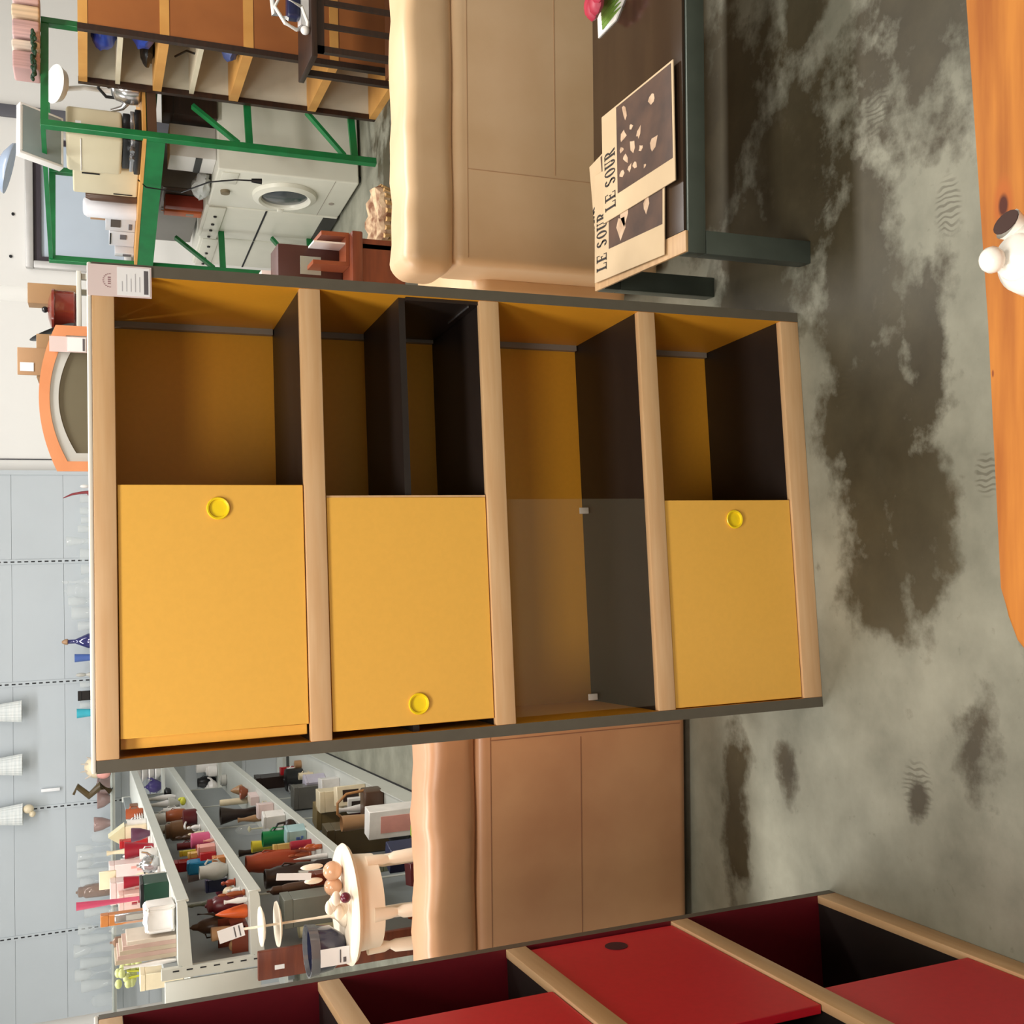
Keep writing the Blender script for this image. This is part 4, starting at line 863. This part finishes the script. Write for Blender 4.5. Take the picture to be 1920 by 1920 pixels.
    if kind == 'plant':
        t = multi(); mb = MB()
        for k in range(16): mb.ball((rs.uniform(-r, r), rs.uniform(-r, r) * .6, h_ * rs.uniform(.55, .95)), .014, 1.4, .8, 1, n=8)
        mb.build('blooms', m, t); mb = MB()
        for k in range(6): mb.tube([(0, 0, h_ * .3), (rs.uniform(-r, r) * .7, rs.uniform(-r, r) * .4, h_ * .8)], .003, 5)
        mb.build('stems', pm('limeyellow'), t); MB().lathe([(r * .5, 0), (r * .6, h_ * .35), (r * .5, h_ * .35), (0, h_ * .3)], 14).build('pot', pm('white'), t); return
    if kind == 'leaf':
        return one(MB().ball((0, 0, .02), 1, r, r * .6, .018).ball((r * .5, 0, .028), 1, r * .5, r * .3, .022))
    if kind == 'crate':
        t = multi(); a = .07; MB().box(-a, a, -a * .8, a * .8, 0, .01).box(-a, a, -a * .8, -a * .8 + .008, .01, h_ * .6).box(-a, a, a * .8 - .008, a * .8, .01, h_).box(-a, -a + .008, -a * .8, a * .8, .01, h_ * .6).box(a - .008, a, -a * .8, a * .8, .01, h_ * .6).build('body', m, t)
        MB().ball((-.02, 0, h_ * .4), .026).ball((.03, .01, h_ * .45), .022).ball((.0, -.03, h_ * .5), .016).build('contents', pm('tan'), t); return
    if kind == 'basketb':
        t = multi(); MB().box(-.09, .09, -.06, .06, 0, .11, .012).build('body', m, t); MB().tube([(-.085, 0, .1), (-.075, 0, .2), (-.03, 0, .25), (.03, 0, .25), (.075, 0, .2), (.085, 0, .1)], .008, 8).build('handle', pm('wood'), t); return
    if kind == 'swan':
        t = multi(); MB().ball((0, 0, h_ * .25), 1, r, r * .7, h_ * .22).build('body', m, t)
        MB().tube([(r * .3, 0, h_ * .3), (r * .1, 0, h_ * .6), (-r * .2, 0, h_ * .8), (-r * .9, 0, h_)], [.014, .011, .009, .003], 8).build('neck', m, t); return
    if kind == 'shell':
        t = multi(); MB().ball((0, 0, h_ * .45), 1, r * 1.1, r * .8, h_ * .45).build('body', m, t)
        mb = MB()
        for k in range(5): mb.tube([(r * math.cos(k * .6) * .7, -r * .3, h_ * .5), (r * math.cos(k * .6) * 1.3, -r * .5, h_ * (.5 + .55 * math.sin(k * .6)))], [.014, .003], 6)
        mb.build('spikes', pm('paper'), t); MB().ball((-r * .6, -r * .5, h_ * .25), 1, r * .5, r * .3, h_ * .25).build('lip', pm('palepink'), t); return
    if kind == 'driftwood':
        return one(MB().tube([(0, 0, 0), (.05, 0, .08), (-.02, 0, .16), (.06, 0, h_ * .9), (.0, 0, h_)], [.03, .035, .03, .025, .01], 10))
ITEMS=[
('pan',-1.905,7.372,1.352,0.062,0.238,'brownglass','wood',0,'dark frying pan with wooden handle at the far end of the top gondola shelf','pan',None),
('mug',-1.755,6.667,1.352,0.063,0.095,'rust',None,0,'rust orange cup near the far end of the top gondola shelf','cup',None),
('mug',-1.713,6.29,1.352,0.053,0.101,'white',None,0,'plain white cup just nearer than the rust orange cup','cup',None),
('plates',-1.776,6.585,1.352,0.081,0.051,'white',None,0,'low stack of white saucers beside the rust orange cup','plates',None),
('house',-1.761,6.273,1.352,0.1,0.199,'cream',None,0,'cream pottery house figurine with a pale roof','figurine',None),
('bowl',-1.672,5.926,1.352,0.073,0.092,'plum',None,0,'plum and white bowl in front of the cream house figurine','bowl',None),
('box',-1.778,6.154,1.352,0.04,0.144,'red',None,0,'small bright red box behind the big crimson cup','box',None),
('cup',-1.656,5.601,1.352,0.089,0.134,'crimson',None,0,'large crimson flared cup with pale rim','cup',None),
('mug',-1.576,5.255,1.352,0.05,0.079,'white',None,0,'white mug at the shelf edge next to the crimson cup','mug',None),
('vase',-1.786,6.041,1.352,0.039,0.211,'cream',None,0,'thin cream vase standing behind the crimson cup','vase',None),
('teapot',-1.595,5.153,1.352,0.083,0.097,'chrome','black',0,'shiny metal teapot on the top gondola shelf','teapot',None),
('box',-1.718,5.529,1.352,0.067,0.209,'whitepink',None,0,'white gift box with pink pattern behind the metal teapot','box',None),
('sign',-1.631,5.113,1.352,0.081,0.257,'cream',None,0,'small cream wooden sign board sticking up from the shelf','sign',None),
('cup',-1.62,5.012,1.352,0.052,0.157,'crimson',None,0,'small crimson goblet in front of the gift boxes','goblet',None),
('box',-1.518,4.56,1.352,0.095,0.109,'darkgreen',None,0,'dark green box with black upper part','box',None),
('box',-1.664,5.05,1.352,0.094,0.213,'whitepink',None,0,'white patterned box between the cream sign and the pink vase','box',None),
('box',-1.686,4.973,1.352,0.07,0.18,'whitered',None,0,'white and red printed carton next to the pink vase','box',None),
('tallvase',-1.626,4.802,1.352,0.036,0.349,'pinkglass',None,0,'very tall slim pink glass vase','vase',None),
('box',-1.652,4.672,1.352,0.044,0.257,'orangewood',None,0,'small orange brown box left of the tall pink vase','box',None),
('frame',-1.547,4.364,1.352,0.033,0.209,'chrome',None,0,'silver photo frame standing beside the white plastic bag','frame',None),
('bag',-1.493,4.188,1.352,0.099,0.11,'white',None,0,'crumpled white plastic bag near the end of the shelf','bag',None),
('jar',-1.601,4.399,1.352,0.049,0.229,'clear',None,0,'clear glass jar behind the row of old books','jar',None),
('jar',-1.61,4.301,1.352,0.052,0.228,'clearbrown',None,0,'glass jar with brown contents behind the row of old books','jar',None),
('book',-1.565,4.144,1.352,0.018,0.172,'paper',None,0,'cream spined old book farthest right in the row','book','old books on the gondola top shelf'),
('book',-1.579,4.143,1.352,0.016,0.187,'pinkpaper',None,0,'pinkish old book second from right in the row','book','old books on the gondola top shelf'),
('book',-1.595,4.144,1.352,0.017,0.198,'paper2',None,0,'beige old book in the middle of the row','book','old books on the gondola top shelf'),
('book',-1.612,4.144,1.352,0.017,0.205,'pinkpaper',None,0,'dusty pink old book second from left in the row','book','old books on the gondola top shelf'),
('book',-1.628,4.144,1.352,0.017,0.213,'paper2',None,0,'pale beige old book at the left end of the row','book','old books on the gondola top shelf'),
('plant',-1.824,4.502,1.312,0.072,0.254,'green',None,0,'pale green artificial flower bunch at the shelf end','flowers',None),
('box',-1.789,4.37,1.312,0.07,0.16,'cream',None,0,'plain cream cube box at the near end of the gondola','box',None),
('vase',-1.651,4.148,1.352,0.023,0.184,'white',None,0,'narrow white vase beside the green flower bunch','vase',None),
('bowl',-1.906,7.379,1.092,0.091,0.071,'greyc',None,0,'grey pottery bowl at the far end of the second gondola shelf','bowl',None),
('pot',-2.021,8.136,1.092,0.078,0.05,'black',None,0,'black cooking pot at the far end of the second gondola shelf','pot',None),
('leaf',-1.753,6.823,1.092,0.052,0.05,'limeyellow',None,0,'yellow green leaf shaped dish at the second shelf edge','dish',None),
('vase',-1.942,7.697,1.092,0.047,0.206,'white',None,0,'white slender vase on the second shelf behind the pottery bowl','vase',None),
('vase',-1.908,7.401,1.092,0.053,0.193,'white',None,0,'white bottle vase beside the white slender vase','vase',None),
('mug',-1.874,6.917,1.092,0.079,0.199,'white',None,0,'white milk jug on the second shelf under the shelf edge','jug',None),
('mug',-1.865,6.654,1.092,0.057,0.172,'greyc',None,0,'pale grey beaker hanging back on the second shelf','beaker',None),
('pot',-1.813,6.731,1.092,0.083,0.136,'copper',None,0,'round copper orange pot on the second shelf','pot',None),
('pan',-1.68,6.176,1.092,0.089,0.078,'maroon','white',0,'dark maroon saucepan at the second shelf edge','saucepan',None),
('jar',-1.788,6.326,1.092,0.114,0.168,'amber',None,0,'squat amber brown jar on the second shelf','jar',None),
('figurine',-1.674,5.945,1.092,0.04,0.072,'white',None,0,'white bird figurine in front of the amber jar','figurine',None),
('figurine',-1.652,5.746,1.092,0.033,0.083,'cream',None,0,'cream figurine next to the white bird figurine','figurine',None),
('candle',-1.614,5.497,1.092,0.074,0.089,'pink',None,0,'fat pink pillar candle at the second shelf edge','candle',None),
('candle',-1.733,5.845,1.092,0.022,0.075,'white',None,0,'thin white candle behind the fat pink candle','candle',None),
('vase',-1.56,5.288,1.092,0.018,0.05,'palepink',None,0,'small pale pink vase on the very edge of the second shelf','vase',None),
('box',-1.585,5.241,1.092,0.04,0.082,'palepink',None,0,'flat salmon pink box next to the fat pink candle','box',None),
('box',-1.709,5.624,1.092,0.027,0.135,'yellow',None,0,'lemon yellow box on the second shelf','box',None),
('box',-1.637,5.348,1.092,0.026,0.117,'yelloworange',None,0,'yellow and orange box beside the lemon yellow box','box',None),
('longbox',-1.643,5.309,1.092,0.046,0.162,'red','white',0,'long red box with rows of white dots','box',None),
('box',-1.753,5.571,1.092,0.048,0.165,'red',None,0,'upright red box behind the blue bag','box',None),
('bag',-1.652,5.207,1.092,0.06,0.129,'blue',None,0,'crumpled turquoise blue bag','bag',None),
('box',-1.52,4.846,1.092,0.033,0.055,'orangewood',None,0,'small orange wooden block at the second shelf edge','block',None),
('jug',-1.542,4.769,1.092,0.078,0.117,'greyc',None,0,'large pale grey pottery jug lying near the shelf edge','jug',None),
('box',-1.617,4.812,1.092,0.051,0.089,'navy',None,0,'navy blue box behind the clay figures','box',None),
('figurine',-1.513,4.508,1.092,0.039,0.057,'redclay',None,0,'red and orange clay figure at the shelf edge','figurine',None),
('figurine',-1.496,4.36,1.092,0.03,0.05,'white',None,0,'small white figure next to the red clay figure','figurine',None),
('ball',-1.552,4.502,1.092,0.052,0.088,'cream',None,0,'cream yellow ball on the second shelf','ball',None),
('ball',-1.661,4.848,1.092,0.042,0.137,'pink',None,0,'bright pink ball at the back of the second shelf','ball',None),
('jar',-1.517,4.283,1.092,0.07,0.143,'maroon',None,0,'dark red round jar on the second shelf','jar',None),
('vase',-1.464,4.148,1.092,0.024,0.086,'white',None,0,'small white and red vase in front of the dark red jar','vase',None),
('cone',-1.512,4.162,1.092,0.052,0.118,'orange',None,0,'bright orange pointed vase','vase',None),
('teapot',-1.6,4.304,1.092,0.07,0.217,'brown','brown',0,'brown pottery teapot near the end of the second shelf','teapot',None),
('crate',-1.629,4.188,1.092,0.101,0.099,'mahog',None,0,'reddish wooden box holding little ornaments','box',None),
('bowl',-1.583,4.162,1.092,0.052,0.132,'tan',None,0,'tan and dark pottery dish sitting behind the wooden box','dish',None),
('ball',-1.609,4.152,1.092,0.032,0.142,'cream',None,0,'small cream shell beside the reddish wooden box','shell',None),
('jar',-2.049,8.475,0.66,0.091,0.05,'greyc',None,0,'grey lidded jar at the far end of the third gondola shelf','jar',None),
('bowl',-1.856,7.288,0.66,0.093,0.05,'copper',None,0,'copper brown bowl under a cloth on the third shelf','bowl',None),
('cone',-1.906,7.561,0.66,0.074,0.08,'tan',None,0,'beige pointed ornament above the copper brown bowl','ornament',None),
('tallvase',-1.894,6.913,0.66,0.114,0.221,'darkbrown',None,0,'tall very dark brown vase on the third shelf','vase',None),
('candle',-1.919,7.318,0.66,0.043,0.179,'cream',None,0,'short pale candle beside the tall dark vase','candle',None),
('book',-1.788,6.777,0.66,0.053,0.052,'whitepink',None,0,'pale pink booklet standing on the third shelf','booklet',None),
('box',-1.709,6.253,0.66,0.08,0.089,'whitepink',None,0,'white and rose printed packet on the third shelf','packet',None),
('box',-1.655,5.866,0.66,0.069,0.117,'white',None,0,'white crumpled packet next to the rose printed packet','packet',None),
('vase',-1.834,6.558,0.66,0.045,0.159,'tan',None,0,'brown and pink slim vase behind the packets','vase',None),
('dome',-1.778,6.151,0.66,0.078,0.228,'clear',None,0,'glass dome clock on a light base','clock',None),
('mug',-1.641,5.473,0.66,0.081,0.176,'greenc',None,0,'bright green mug on the third shelf','mug',None),
('bag2',-1.602,5.483,0.66,0.092,0.121,'darkbrown',None,0,'small dark brown purse with a black looped strap','purse',None),
('box',-1.578,5.27,0.66,0.078,0.096,'paleblue',None,0,'pale blue printed box at the third shelf edge','box',None),
('cup',-1.703,5.573,0.66,0.06,0.216,'yellow',None,0,'yellow flared cup on the third shelf','cup',None),
('box',-1.61,5.194,0.66,0.041,0.168,'straw',None,0,'straw yellow wooden block on the third shelf','block',None),
('candle',-1.581,5.118,0.66,0.041,0.099,'crimson',None,0,'short crimson candle on the third shelf','candle',None),
('bottle',-1.57,5.017,0.66,0.035,0.077,'amberb',None,0,'orange glass bottle beside the crimson candle','bottle',None),
('bottle',-1.522,4.863,0.66,0.024,0.062,'amberb',None,0,'second small orange bottle at the very edge of the third shelf','bottle',None),
('pot',-1.657,5.162,0.66,0.101,0.323,'redclay',None,0,'round reddish clay pot on the third shelf','pot',None),
('pot',-1.57,4.66,0.66,0.105,0.31,'darkbrown',None,0,'dark brown wicker pot with a pale rim','pot',None),
('cone',-1.529,4.746,0.66,0.024,0.151,'white',None,0,'thin white pointed ornament on the third shelf','ornament',None),
('bottle',-1.528,4.643,0.66,0.037,0.139,'darkbrown',None,0,'dark brown bottle beside the thin white ornament','bottle',None),
('box',-1.483,4.335,0.66,0.048,0.159,'mahog',None,0,'reddish brown wooden box behind the painted stand','box',None),
('box',-1.543,4.19,0.66,0.108,0.296,'greyc2',None,0,'flat grey box standing on edge on the third shelf','box',None),
('longbox',-1.48,4.166,0.66,0.062,0.221,'orange',None,0,'orange red book lying beside the grey box','book',None),
('bowl',-1.616,4.171,0.66,0.071,0.234,'paleyel',None,0,'pale yellow dish at the near end of the third shelf','dish',None),
('box',-2.111,8.485,0.121,0.125,0.32,'darkbrown',None,0,'dark brown leather box at the far end of the bottom shelf','box',None),
('box',-2.031,8.494,0.121,0.067,0.124,'red',None,0,'small red and dark box at the far end of the bottom shelf','box',None),
('pan',-2.03,8.217,0.121,0.162,0.24,'black','chrome',0,'black cooking pan with shiny knobs on the bottom shelf','pan',None),
('mug',-1.99,8.301,0.121,0.066,0.104,'white',None,0,'white mug beside the black cooking pan','mug',None),
('candle',-1.937,8.277,0.121,0.066,0.05,'tan',None,0,'light brown candle at the far end of the bottom shelf','candle',None),
('box',-1.927,7.3,0.121,0.145,0.241,'greybox',None,0,'grey steel box behind the white appliances','box',None),
('box',-1.885,7.372,0.121,0.125,0.147,'lilac',None,0,'lilac white kitchen appliance on the bottom shelf','appliance',None),
('box',-1.799,6.966,0.121,0.119,0.119,'white',None,0,'white kitchen appliance with raised corner','appliance',None),
('box',-1.723,6.38,0.121,0.122,0.251,'cream',None,0,'cream box next to the white kitchen appliance','box',None),
('picture',-1.663,6.205,0.121,0.113,0.173,'cream','darkbrown',0,'cream picture frame with dark picture at the shelf edge','frame',None),
('box',-1.833,6.458,0.121,0.129,0.256,'olive',None,0,'olive brown ornate tin on the bottom shelf','tin',None),
('box',-1.743,5.66,0.121,0.142,0.363,'olivedark',None,0,'darker olive brown box behind the black ball','box',None),
('vase',-1.676,5.961,0.121,0.048,0.227,'white',None,0,'fat white cylinder vase on the bottom shelf','vase',None),
('picture',-1.722,6.187,0.121,0.094,0.114,'white','darkbrown',0,'white boxed telephone with small dark window','box',None),
('box',-1.825,6.392,0.121,0.13,0.058,'maroon',None,0,'dark red box behind the white boxes','box',None),
('ball',-1.628,5.263,0.121,0.123,0.3,'black',None,0,'black round pot like ball on the bottom shelf','ball',None),
('basketb',-1.632,5.842,0.121,0.107,0.078,'brown',None,0,'brown basket with a tall hoop handle','basket',None),
('picture',-1.496,4.988,0.121,0.138,0.286,'white','palepink',0,'white box with a square pink print on its side','box',None),
('box',-1.451,4.68,0.121,0.049,0.165,'lime',None,0,'lime green box at the front of the bottom shelf','box',None),
('box',-1.617,4.81,0.121,0.074,0.312,'greygreen',None,0,'grey green glass jar box seen between the stand legs','box',None),
('picture',-1.478,4.382,0.121,0.104,0.346,'navy','paleyel',0,'navy box with a yellow oval on it seen between the stand legs','box',None),
('box',-1.466,4.177,0.121,0.086,0.329,'maroon',None,0,'dark maroon box seen between the stand legs','box',None),
('bottle',-1.637,4.173,0.121,0.078,0.332,'amberb',None,0,'amber red glass cylinder seen between the stand legs','bottle',None),
('figurine',0.235,9.12,1.485,0.076,0.206,'white',None,0,'white figurine at the right end of the back glass shelf','ornament',None),
('swan',0.18,9.12,1.485,0.084,0.331,'redglass',None,0,'red glass swan with a long curved neck','ornament',None),
('bowl',0.137,9.12,1.485,0.068,0.207,'clear',None,0,'small clear dish just left of the red glass swan','glassware',None),
('goblet',0.04,9.12,1.485,0.068,0.207,'clear',None,0,'clear goblet a hand width left of the red glass swan','glassware',None),
('cup',-0.032,9.12,1.485,0.059,0.2,'clear',None,0,'clear tumbler nearest the right wall seam','glassware',None),
('goblet',-0.103,9.12,1.485,0.068,0.224,'clear',None,0,'clear goblet with faint green tint','glassware',None),
('tallvase',-0.199,9.12,1.485,0.084,0.311,'clear',None,0,'tall clear crystal vase right of the first slotted post','glassware',None),
('bowl',-0.306,9.12,1.485,0.101,0.21,'clear',None,0,'clear footed bowl beside the first slotted post','glassware',None),
('cup',-0.425,9.12,1.485,0.085,0.204,'clear',None,0,'clear tumbler under the first slotted post','glassware',None),
('bottle',-0.522,9.12,1.485,0.076,0.345,'clear',None,0,'clear decanter with pointed stopper','glassware',None),
('jar',-0.589,9.12,1.485,0.126,0.33,'clear',None,0,'large clear cylinder jar next to the pointed decanter','glassware',None),
('goblet',-0.675,9.12,1.485,0.084,0.299,'clear',None,0,'clear stemmed goblet beside the large cylinder jar','glassware',None),
('bowl',-0.768,9.12,1.485,0.11,0.277,'clear',None,0,'clear crystal bowl near the blue decanter','glassware',None),
('cup',-0.872,9.12,1.485,0.084,0.231,'clear',None,0,'clear tumbler just right of the blue decanter','glassware',None),
('bottle',-0.992,9.12,1.485,0.118,0.349,'bluegold',None,0,'blue and gold decanter with pointed stopper','ornament',None),
('cup',-1.124,9.12,1.485,0.067,0.257,'bluec',None,0,'cornflower blue cup left of the blue decanter','ornament',None),
('figurine',-1.259,9.12,1.485,0.076,0.25,'greyc',None,0,'beige and grey figurine above the cabinet top','ornament',None),
('cup',-1.337,9.12,1.485,0.059,0.219,'clear',None,0,'clear tumbler beside the second slotted post','glassware',None),
('box',-1.425,9.12,1.485,0.076,0.236,'black',None,0,'small black box on the back glass shelf','ornament',None),
('bowl',-1.497,9.12,1.485,0.059,0.221,'clear',None,0,'clear bowl between black box and turquoise cup','glassware',None),
('cup',-1.563,9.12,1.485,0.076,0.245,'turq',None,0,'turquoise cup on the back glass shelf','ornament',None),
('ball',-1.693,9.12,1.485,0.051,0.203,'navy',None,0,'tiny dark ball ornament right of the other dark ball','ornament',None),
('ball',-1.786,9.12,1.485,0.051,0.204,'navy',None,0,'tiny dark ball ornament left of the turquoise cup','ornament',None),
('jar',-2.143,9.12,1.485,0.153,0.108,'rosebrown',None,0,'rose brown glass tub left of the seashell','glassware',None),
('bowl',-2.262,9.12,1.485,0.144,0.101,'rosebrown',None,0,'rose brown glass bowl left of the rose brown tub','glassware',None),
('bowl',-2.455,9.12,1.485,0.119,0.127,'rosebrown',None,0,'rose brown glass dish above the rust orange cup','glassware',None),
('jar',-2.554,9.12,1.485,0.102,0.151,'clear',None,0,'clear storage jar left of the rose brown dish','glassware',None),
('goblet',-2.633,9.12,1.485,0.067,0.262,'clear',None,0,'tall clear wine glass at the right of the crowded glasses','glassware',None),
('tallvase',-2.702,9.12,1.485,0.076,0.247,'clear',None,0,'tall clear flute vase among the crowded glasses','glassware',None),
('goblet',-2.76,9.12,1.485,0.084,0.255,'clear',None,0,'clear wine glass above the metal teapot','glassware',None),
('cup',-2.828,9.12,1.485,0.084,0.255,'clear',None,0,'large clear tumbler above the cream sign','glassware',None),
('goblet',-2.902,9.12,1.485,0.084,0.233,'clear',None,0,'clear champagne glass left of the cream sign','glassware',None),
('jar',-2.978,9.12,1.485,0.11,0.265,'clearbrown',None,0,'brownish glass jar right of the tall pink vase','glassware',None),
('cup',-3.147,9.12,1.485,0.085,0.203,'clear',None,0,'clear tumbler just left of the tall pink vase','glassware',None),
('goblet',-3.275,9.12,1.485,0.101,0.252,'clear',None,0,'clear round goblet right of the last slotted post','glassware',None),
('bowl',-3.362,9.12,1.485,0.093,0.237,'clear',None,0,'clear bowl under the last slotted post','glassware',None),
('tallvase',-3.443,9.12,1.485,0.118,0.284,'clear',None,0,'wide clear crystal vase left of the last slotted post','glassware',None),
('cup',-3.548,9.12,1.485,0.101,0.238,'clear',None,0,'clear greenish tumbler near the left end','glassware',None),
('goblet',-3.634,9.12,1.485,0.11,0.278,'clear',None,0,'clear crystal goblet near the left end','glassware',None),
('bowl',-3.726,9.12,1.485,0.101,0.232,'clear',None,0,'clear crystal bowl near the left end','glassware',None),
('jar',-3.857,9.12,1.485,0.102,0.162,'clear',None,0,'clear jar farthest left on the back glass shelf','glassware',None),
('shell',-1.97,9.0,1.485,0.167,0.216,'cream',None,0,'big cream seashell beside the top left cabinet corner','seashell',None),
('driftwood',-2.16,8.95,1.485,0.207,0.272,'olivedark',None,0,'dark olive curved ornament hanging left of the seashell','ornament',None),
('plates',-2.105,9.2,1.1,0.13,0.201,'white',None,0,'stack of white oval dishes on the upper back shelf','plates',None),
('teapot',-2.205,9.15,1.1,0.104,0.131,'purple','purple',0,'dark purple teapot on the upper back shelf','teapot',None),
('mug',-2.08,9.15,0.66,0.106,0.161,'white',None,0,'large white pitcher on the middle back shelf','pitcher',None),
('jar',-2.115,9.1,0.66,0.088,0.094,'white',None,0,'white lidded jar in front of the white pitcher','jar',None),
('teapot',-2.251,9.1,0.66,0.123,0.1,'white','white',0,'white teapot on the middle back shelf','teapot',None),
('pot',-2.224,9.2,0.66,0.097,0.158,'black',None,0,'black pot behind the white teapot','pot',None),
('figurine',-1.786,5.951,1.352,0.039,0.134,'white',None,0,'white figurine directly behind the crimson cup','figurine',None),
('cup',-1.767,5.784,1.352,0.043,0.149,'white',None,0,'white teacup right behind the metal teapot','cup',None),
('vase',-1.746,5.509,1.352,0.031,0.166,'cream',None,0,'short cream vase right of the cream sign','vase',None),
('box',-1.525,4.705,1.352,0.044,0.086,'greyc',None,0,'grey tin at the shelf edge beside the metal teapot','tin',None),
('jar',-1.667,4.805,1.352,0.04,0.231,'clear',None,0,'clear glass jar just left of the tall pink vase','jar',None),
('mug',-1.925,7.277,1.092,0.048,0.108,'white',None,0,'small white beaker behind the copper orange pot','beaker',None),
('figurine',-1.76,6.079,1.092,0.046,0.123,'brown',None,0,'dark brown figurine behind the pink candle','figurine',None),
('mug',-1.698,5.711,1.092,0.038,0.139,'maroon',None,0,'little maroon mug behind the lemon yellow box','mug',None),
('bowl',-1.711,5.292,1.092,0.076,0.122,'rosebrown',None,0,'rose brown glass bowl behind the pale grey jug','bowl',None),
('bottle',-1.625,4.615,1.092,0.035,0.179,'greygreen',None,0,'dull green bottle behind the dark red jar','bottle',None),
('figurine',-1.459,4.215,1.092,0.029,0.102,'copper',None,0,'small copper figure left of the small white figure','figurine',None),
('mug',-1.725,6.394,0.66,0.05,0.05,'cream',None,0,'cream mug between the pale booklet and the white packet','mug',None),
('vase',-1.768,5.703,0.66,0.056,0.263,'darkbrown',None,0,'dark vase behind the yellow flared cup','vase',None),
('figurine',-1.632,5.122,0.66,0.036,0.109,'rust',None,0,'rust brown figurine left of the crimson candle','figurine',None),
('cup',-1.477,4.373,0.66,0.039,0.195,'greyc',None,0,'pale grey cup at the third shelf edge behind the painted stand','cup',None),
('jar',-1.559,4.472,0.66,0.048,0.31,'brown',None,0,'brown jar left of the dark wicker pot','jar',None),
('mug',-1.913,7.802,0.121,0.054,0.105,'cream',None,0,'cream mug right of the lilac appliance','mug',None),
('bottle',-2.004,8.433,0.121,0.05,0.05,'maroon',None,0,'dark red bottle near the far end of the bottom shelf','bottle',None),
('box',-1.789,6.519,0.121,0.072,0.144,'straw',None,0,'straw coloured box behind the cream picture frame','box',None),
('bowl',-1.595,5.421,0.121,0.082,0.323,'tan',None,0,'tan bowl between the telephone box and the black ball','bowl',None),
]
for it in ITEMS: item(*it)
